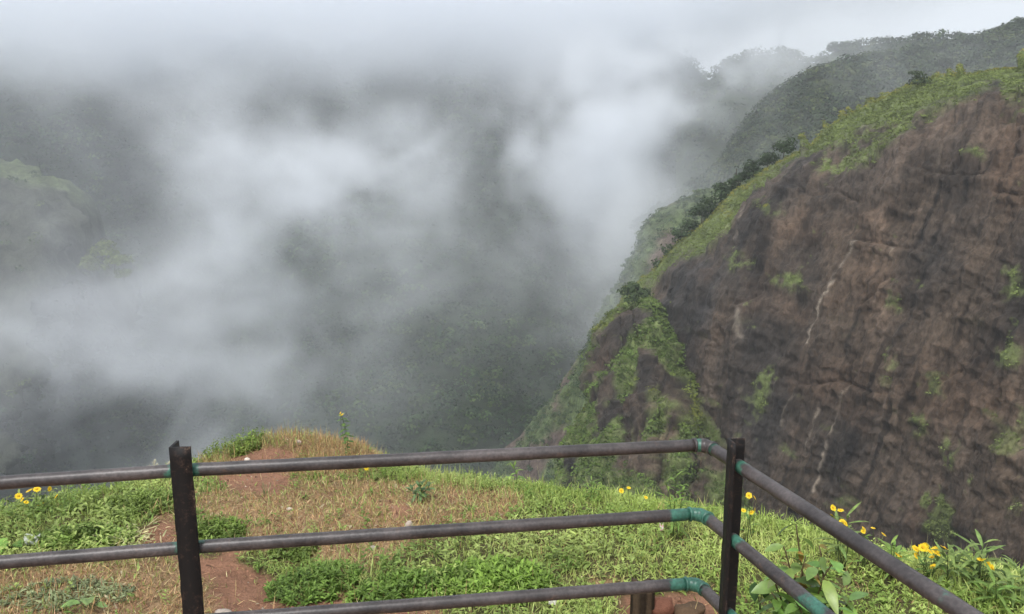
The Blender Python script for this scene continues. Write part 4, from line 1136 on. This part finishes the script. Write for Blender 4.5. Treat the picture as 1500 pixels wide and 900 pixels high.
mb = MB()
C, r_, q_ = pick(P, nn, veg ** 1.5 * (U < 1560) * (V < 830), 23000)
uu = U[r_, q_]; vv = V[r_, q_]; kk = k[r_, q_]
lowv = sstep(0, 40, vv - foot_v(uu)) * (uu < 1150)
rr = rng.uniform(0.18, 0.6, len(C)) ** 1.0 * (1 + 1.3 * lowv * rng.random(len(C)) ** 2.5)
cn = fbm(C, 5, 3, 95)[:, None]
cc = np.array([0.165, 0.205, 0.066]) * (1 + 0.6 * cn)
cc = cc * (1 - lowv[:, None]) + np.array([0.105, 0.155, 0.040]) * (1 + 0.7 * cn) * lowv[:, None]
yel = (sstep(9, 1, kk)[:, None] * 0.75 * (rng.random((len(C), 1)) < 0.6) + 0.65 * (np.exp(-((uu - 1140) / 12) ** 2 - ((vv - 316) / 9) ** 2) + np.exp(-((uu - 965) / 25) ** 2 - ((vv - 575) / 14) ** 2) + np.exp(-((uu - 1005) / 26) ** 2 - ((vv - 610) / 22) ** 2) + np.exp(-((uu - 890) / 22) ** 2 - ((vv - 490) / 12) ** 2) + np.exp(-((uu - 1062) / 10) ** 2 - ((vv - 312) / 6) ** 2))[:, None]) * sstep(-0.6, 0.2, cn)
yel = np.clip(yel, 0, 1)
cc = cc * (1 - 0.5 * (rng.random((len(C), 1)) < 0.45) * (0.35 + 0.65 * lowv[:, None]) * sstep(-0.3, 0.3, fbm(C, 4, 2, 93))[:, None])
cc = cc * (1 - yel) + np.array([0.30, 0.26, 0.05]) * yel
crowns(mb, C + np.array([0, 0, 0.1]), rr, 16, 0.36, cc, flat=0.6)
tag(mb.build('cliff_grass', M_FAR, smooth=False), 'green and yellowish grass growing on the cliff top and ledges', 'grass', kind='stuff')

# ------------------------------------------------------------------ single trees and bushes that stand out
def tree(label, foot, h, r, nq, qs, c, group=None, name='tree', cat='tree', lobes=7, flat=0.8, trunk_f=0.45, bare=False, spread=0.75):
    foot = np.asarray(foot, float)
    root = empty(name, tuple(foot), label, cat, group)
    mt, mc = MB(), MB()
    top = foot + np.array([rng.normal(0, 0.06) * h, rng.normal(0, 0.06) * h, h * 0.82])
    p = curve(foot - [0, 0, 0.4], top, 0.08, 9); tube(mt, p, np.linspace(0.035, 0.012, 9) * h, 8, (0.07, 0.055, 0.042))
    cen = []
    for k_ in range(lobes):
        f = rng.uniform(trunk_f, 0.98); b = p[int(f * 8)]
        a = k_ * 2.4 + rng.uniform(0, 1); e = rng.uniform(0.05, 0.9)
        d = np.array([math.cos(a) * math.cos(e), math.sin(a) * math.cos(e), math.sin(e)])
        L_ = r * rng.uniform(0.5, 1.0) * spread
        t = b + d * L_; tube(mt, curve(b, t, 0.12, 6), np.linspace(0.014, 0.004, 6) * h, 6, (0.07, 0.055, 0.042)); cen.append(t)
    cen = np.array(cen + [top + [0, 0, 0.05 * h]])
    rr = r * rng.uniform(0.36, 0.58, len(cen)) * (0.55 if bare else 1)
    col = np.array(c)[None] * rng.uniform(0.75, 1.3, (len(cen), 1))
    crowns(mc, cen, rr, nq, qs, col, zmin=-0.7, flat=flat)
    mt.build('trunk', M_FAR, root); mc.build('crown', M_FAR, root, smooth=False)
    return root


def ridge_foot(u, dv=0.0, d=None, line_=RIDGE):
    v = interp(u, line_) + dv
    return at_depth(u, v, (280 - 0.055 * (u - 1200)) if d is None else d)


DK = (0.045, 0.062, 0.032)
tree('tall dark tree breaking the skyline at the top right corner', ridge_foot(1487, 8), 6.2, 3.6, 90, 0.30, DK)
tree('rounded dark tree on the ridge just left of the top right corner', ridge_foot(1462, 6), 4.6, 3.0, 80, 0.30, DK)
tree('bushy grey-green tree standing forward of the wooded ridge, close above the cliff grass', ridge_foot(1382, 32, 215), 4.0, 3.2, 90, 0.28, (0.055, 0.07, 0.04), lobes=8)
tree('spreading tree on the skyline of the far pale ridge', at_depth(1224, 84, 372), 6.5, 5.0, 80, 0.28, DK)
for u, s in ((1435, 1.0), (1412, 0.85), (1392, 1.1), (1366, 0.9), (1340, 1.05), (1318, 0.85), (1292, 1.0), (1262, 1.1), (1205, 0.9), (1168, 1.0), (1146, 1.15)):
    tree('dark rounded tree in the row along the misty ridge skyline above the cliff', ridge_foot(u, 5), 4.2 * s, 2.9 * s, 60, 0.30, DK, 'trees along the ridge skyline')
tree('thin spindly tree standing in mist beyond the cliff edge', at_depth(1076, 288, 172), 7.5, 2.2, 26, 0.34, DK, lobes=6, trunk_f=0.4, bare=True)
for u, v, s in ((972, 392, 1.0), (986, 372, 1.1), (1000, 352, 1.2), (1014, 336, 1.0), (1028, 318, 1.2), (1044, 302, 1.05), (1062, 288, 1.2), (1082, 270, 1.1), (1102, 254, 1.1), (1124, 236, 1.0), (1148, 218, 0.9)):
    tree('dark bush in the band of bushes behind the sloping left edge of the cliff', at_depth(u, v + 10, 172 - 0.08 * (u - 970)), 2.8 * s, 2.7 * s, 85, 0.27, (0.050, 0.075, 0.034), 'dark bushes behind the cliff edge', 'bush', 'bush', 7, 0.75, 0.2)
tree('dark rounded bush capping the rocky buttress at the foot of the cliff', at_depth(930, 440, 152), 2.6, 3.2, 130, 0.24, (0.065, 0.095, 0.04), None, 'bush', 'bush', 8, 0.7, 0.2)
tree('grey-green bush on the grassy cliff crest below the wooded ridge', at_depth(1345, 122, 131), 1.7, 1.9, 80, 0.26, (0.075, 0.10, 0.05), None, 'bush', 'bush', 7, 0.6, 0.2)
for u, v, s in ((150, 372, 1.0), (132, 388, 0.85), (168, 392, 1.0), (182, 402, 0.6)):
    tree('bright yellow-green tree in the clump at the foot of the left rocky spur', at_depth(u, v + 8, 276), 5.5 * s, 5.6 * s, 110, 0.24, (0.115, 0.145, 0.032), 'bright trees at the foot of the spur', lobes=7, flat=0.7, trunk_f=0.25)


# ------------------------------------------------------------------ mist and haze
def volume_mat(name, col, density, aniso=0.0):
    m, nt, N, L = new_mat(name)
    out = nd(N, 'ShaderNodeOutputMaterial'); pv = nd(N, 'ShaderNodeVolumePrincipled')
    pv.inputs['Color'].default_value = (*col, 1); pv.inputs['Density'].default_value = density; pv.inputs['Anisotropy'].default_value = aniso
    L.new(pv.outputs[0], out.inputs['Volume'])
    return m


def box(name, lo, hi, mat):
    x0, y0, z0 = lo; x1, y1, z1 = hi
    V = [(x0, y0, z0), (x1, y0, z0), (x1, y1, z0), (x0, y1, z0), (x0, y0, z1), (x1, y0, z1), (x1, y1, z1), (x0, y1, z1)]
    mb = MB(); mb.add(V, [(0, 3, 2, 1), (4, 5, 6, 7), (0, 1, 5, 4), (1, 2, 6, 5), (2, 3, 7, 6), (3, 0, 4, 7)])
    return mb.build(name, mat, smooth=False)


HAZE = 0.00034
hz = box('haze', (-1150, -80, -190), (1150, 900, 170), volume_mat('haze_air', (0.93, 0.96, 1.0), HAZE))
hz.data.materials[0].cycles.homogeneous_volume = True if hasattr(hz.data.materials[0].cycles, 'homogeneous_volume') else True
tag(hz, 'thin pale haze filling the whole gorge', 'haze', kind='stuff')

# drifting mist: a density grid over the gorge, held on this object's own points and turned into a fog volume
LO = np.array([-330.0, 120.0, -170.0]); HI = np.array([300.0, 590.0, 165.0]); VOX = 3.2
NX, NY, NZ = [int(round((h - l) / VOX)) + 1 for l, h in zip(LO, HI)]
ax = [np.linspace(LO[i], HI[i], n_) for i, n_ in enumerate((NX, NY, NZ))]
G = np.stack(np.meshgrid(*ax, indexing='ij'), -1)
# (u, v, depth, half widths in photo px, half depth in m, optical depth)
PUFF = [(450, 270, 330, 105, 70, 32, 3.0), (330, 370, 315, 90, 85, 30, 2.2), (575, 225, 350, 110, 42, 30, 1.9), (720, 235, 350, 80, 40, 28, 1.0), (40, 330, 235, 42, 40, 20, 2.0), (-20, 440, 240, 80, 50, 22, 1.5), (80, 540, 255, 130, 60, 22, 1.5), (220, 620, 290, 140, 50, 28, 1.3), (380, 520, 300, 90, 50, 26, 1.0),
        (868, 200, 300, 60, 95, 28, 3.3), (890, 320, 275, 52, 75, 25, 3.2), (960, 215, 285, 45, 60, 16, 1.6), (900, 360, 205, 45, 75, 14, 1.9), (960, 320, 200, 40, 40, 12, 0.9), (930, 140, 330, 80, 70, 35, 2.0), (300, 215, 350, 60, 60, 25, 0.9), (205, 480, 300, 120, 50, 28, 1.2), (60, 590, 290, 130, 60, 28, 1.3), (300, 600, 300, 120, 60, 28, 0.7),
        (430, 440, 310, 90, 60, 28, 1.5), (560, 400, 320, 70, 60, 28, 0.9), (1005, 270, 235, 45, 45, 14, 0.9), (775, 400, 310, 34, 90, 25, 0.6), (690, 330, 340, 110, 60, 28, 0.7), (100, 140, 400, 160, 40, 30, 0.5), (420, 140, 420, 150, 40, 30, 0.9),
        (870, 480, 240, 40, 60, 18, 0.7), (1060, 150, 300, 50, 50, 18, 1.3), (1160, 100, 320, 70, 30, 18, 0.9), (1320, 120, 200, 190, 70, 14, 0.42), (1160, 190, 222, 80, 70, 14, 0.75), (50, 650, 275, 150, 50, 25, 1.2), (1015, 100, 330, 55, 50, 18, 2.6), (1130, 75, 330, 60, 36, 16, 1.6), (1120, 70, 400, 70, 40, 25, 1.6), (480, 560, 310, 80, 60, 28, 0.5), (780, 200, 350, 60, 60, 28, 0.8)]
D = np.zeros(G.shape[:3])
for (u, v, dp, su, sv, sd, tau) in PUFF:
    c = at_depth(u, v, dp); s = np.array([su * dp / FPX, sd, sv * dp / FPX])
    D += 0.50 * tau / (2.507 * sd) * np.exp(-0.5 * (((G - c) / s) ** 2).sum(-1))
VEIL = sstep(140, 215, G[..., 1]) * sstep(430, 380, G[..., 1]) * sstep(75, 10, G[..., 0] - 0.12 * (G[..., 1] - 250)) * sstep(75, 30, G[..., 2])
D += 0.0030 * VEIL
CLEAR = [(165, 260, 340, 95, 95, 85, .97), (700, 510, 320, 115, 115, 80, .95), (610, 145, 410, 120, 34, 80, .97), (640, 610, 320, 140, 60, 50, .6), (1180, 190, 265, 70, 60, 40, .75), (140, 335, 275, 62, 62, 55, 1.0), (60, 180, 380, 120, 60, 60, .8), (480, 600, 320, 90, 45, 50, .3)]
for (u, v, dp, su, sv, sd, al) in CLEAR:
    c = at_depth(u, v, dp); s = np.array([su * dp / FPX, sd, sv * dp / FPX])
    D *= 1 - al * np.exp(-0.5 * (((G - c) / s) ** 2).sum(-1))
KEEP = np.nonzero(D > 1.5e-4); FULL, G0 = D, G
D, G = D[KEEP], G[KEEP]
wp = G + 22 * np.stack([fbm(G, 60, 2, 101), fbm(G, 60, 2, 102), fbm(G, 60, 2, 103)], -1)
nz = fbm(wp * np.array([1.0, 0.8, 1.2]), 62, 5, 104, gain=0.62)
fil = ridged(wp * np.array([1.1, 0.7, 1.0]) + 9 * nz[:, None], 34, 4, 107) - 0.55
nz2 = fbm(wp * np.array([1.0, 0.6, 1.3]), 21, 4, 108, gain=0.65)
D *= np.clip(0.48 + 2.9 * nz + 1.0 * fil + 1.3 * nz2, 0.04, 3.4)
FULL[:] = 0; FULL[KEEP] = D; D, G = FULL, G0
# the cloud base that swallows the hilltops
hi_ = np.nonzero((G[..., 2] > 20) & (G[..., 1] > 280))
Gh = G[hi_]
base = 34 + 14 * fbm(Gh, 90, 3, 105) + 7 * fbm(Gh, 22, 3, 106) + 0.42 * np.clip(Gh[:, 0] - 60, 0, 130)
D[hi_] += 0.026 * sstep(0, 50, Gh[:, 2] - base) * sstep(320, 400, Gh[:, 1])
for i in range(3):
    t = (G[..., i] - LO[i]) / (HI[i] - LO[i])
    if i < 2: D *= sstep(0, 0.06, t) * sstep(1, 0.94, t)
    else: D *= sstep(0, 0.06, t) * sstep(1, 0.85, t)
D[D < 2e-4] = 0
me = bpy.data.meshes.new('mist'); me.vertices.add(D.size); me.vertices.foreach_set('co', G.reshape(-1, 3).astype(np.float32).ravel())
a = me.attributes.new('fog', 'FLOAT', 'POINT'); a.data.foreach_set('value', D.astype(np.float32).ravel())
mist = bpy.data.objects.new('mist', me); COL.objects.link(mist)
tag(mist, 'white mist drifting through the gorge and over the hilltops', 'mist', kind='stuff')
M_MIST = volume_mat('mist_air', (0.95, 0.97, 1.0), 1.0)
me.materials.append(M_MIST)
ng = bpy.data.node_groups.new('mist_volume', 'GeometryNodeTree')
ng.interface.new_socket('Geometry', in_out='INPUT', socket_type='NodeSocketGeometry'); ng.interface.new_socket('Geometry', in_out='OUTPUT', socket_type='NodeSocketGeometry')
gi = ng.nodes.new('NodeGroupInput'); go = ng.nodes.new('NodeGroupOutput'); lk = ng.links.new
pos = ng.nodes.new('GeometryNodeInputPosition')
sub = nd(ng.nodes, 'ShaderNodeVectorMath', operation='SUBTRACT'); sub.inputs[1].default_value = LO; lk(pos.outputs[0], sub.inputs[0])
scl = nd(ng.nodes, 'ShaderNodeVectorMath', operation='SCALE'); scl.inputs['Scale'].default_value = 1 / VOX; lk(sub.outputs[0], scl.inputs[0])
hlf = nd(ng.nodes, 'ShaderNodeVectorMath', operation='ADD'); hlf.inputs[1].default_value = (0.5, 0.5, 0.5); lk(scl.outputs[0], hlf.inputs[0])
flo = nd(ng.nodes, 'ShaderNodeVectorMath', operation='FLOOR'); lk(hlf.outputs[0], flo.inputs[0])
dot = nd(ng.nodes, 'ShaderNodeVectorMath', operation='DOT_PRODUCT'); dot.inputs[1].default_value = (NY * NZ, NZ, 1); lk(flo.outputs[0], dot.inputs[0])
si = ng.nodes.new('GeometryNodeSampleIndex'); si.data_type = 'FLOAT'; si.domain = 'POINT'; si.clamp = True
na = ng.nodes.new('GeometryNodeInputNamedAttribute'); na.data_type = 'FLOAT'; na.inputs[0].default_value = 'fog'
lk(gi.outputs[0], si.inputs['Geometry']); lk(na.outputs[0], si.inputs['Value']); lk(dot.outputs['Value'], si.inputs['Index'])
vc = ng.nodes.new('GeometryNodeVolumeCube'); vc.inputs['Min'].default_value = LO; vc.inputs['Max'].default_value = HI
for nm, q in (('Resolution X', NX), ('Resolution Y', NY), ('Resolution Z', NZ)): vc.inputs[nm].default_value = q
lk(si.outputs[0], vc.inputs['Density'])
sm = ng.nodes.new('GeometryNodeSetMaterial'); sm.inputs['Material'].default_value = M_MIST
lk(vc.outputs[0], sm.inputs[0]); lk(sm.outputs[0], go.inputs[0])
md = mist.modifiers.new('mist_volume', 'NODES'); md.node_group = ng

# ------------------------------------------------------------------ light, sky, camera
SUN_EL, SUN_AZ = math.radians(58), math.radians(205)      # azimuth from +Y, clockwise
w = bpy.data.worlds.new('World'); sc.world = w; w.use_nodes = True
N, L = w.node_tree.nodes, w.node_tree.links
bg = N['Background']
sky = nd(N, 'ShaderNodeTexSky', sky_type='NISHITA'); sky.sun_disc = False
sky.sun_elevation = SUN_EL; sky.sun_rotation = SUN_AZ; sky.air_density = 1.0; sky.dust_density = 6.0; sky.ozone_density = 1.0
hs = nd(N, 'ShaderNodeHueSaturation'); hs.inputs['Saturation'].default_value = 0.22
L.new(sky.outputs[0], hs.inputs['Color'])
cm = nd(N, 'ShaderNodeMix', data_type='RGBA'); cm.inputs[0].default_value = 0.6; cm.inputs[7].default_value = (6.15, 6.65, 7.25, 1)
L.new(hs.outputs[0], cm.inputs[6]); L.new(cm.outputs[2], bg.inputs['Color']); bg.inputs['Strength'].default_value = 0.115
sl = bpy.data.lights.new('sun', 'SUN'); sl.energy = 1.5; sl.angle = math.radians(14); sl.color = (1.0, 0.98, 0.955)
so_ = bpy.data.objects.new('sun', sl); COL.objects.link(so_)
sd = Vector((math.sin(SUN_AZ) * math.cos(SUN_EL), math.cos(SUN_AZ) * math.cos(SUN_EL), math.sin(SUN_EL)))
so_.rotation_euler = sd.to_track_quat('Z', 'Y').to_euler()

cd_ = bpy.data.cameras.new('camera'); cam = bpy.data.objects.new('camera', cd_); COL.objects.link(cam)
cd_.sensor_width = 36; cd_.lens = FPX / W * 36; cd_.clip_start = 0.05; cd_.clip_end = 3000
cam.location = CAM; cam.rotation_euler = (math.pi / 2 - PITCH, 0, 0)
sc.camera = cam

sc.render.engine = 'CYCLES'
cy = sc.cycles
cy.use_denoising = True
try: cy.denoiser = 'OPENIMAGEDENOISE'
except Exception: pass
cy.max_bounces = 10; cy.diffuse_bounces = 2; cy.glossy_bounces = 2; cy.transmission_bounces = 3; cy.volume_bounces = 9; cy.transparent_max_bounces = 8
cy.volume_step_rate = 1.3; cy.volume_max_steps = 256
cy.use_adaptive_sampling = True; cy.adaptive_threshold = 0.02
sc.view_settings.view_transform = 'Standard'; sc.view_settings.look = 'None'; sc.view_settings.exposure = 0.62; sc.view_settings.gamma = 1.0
sc.view_settings.use_curve_mapping = False
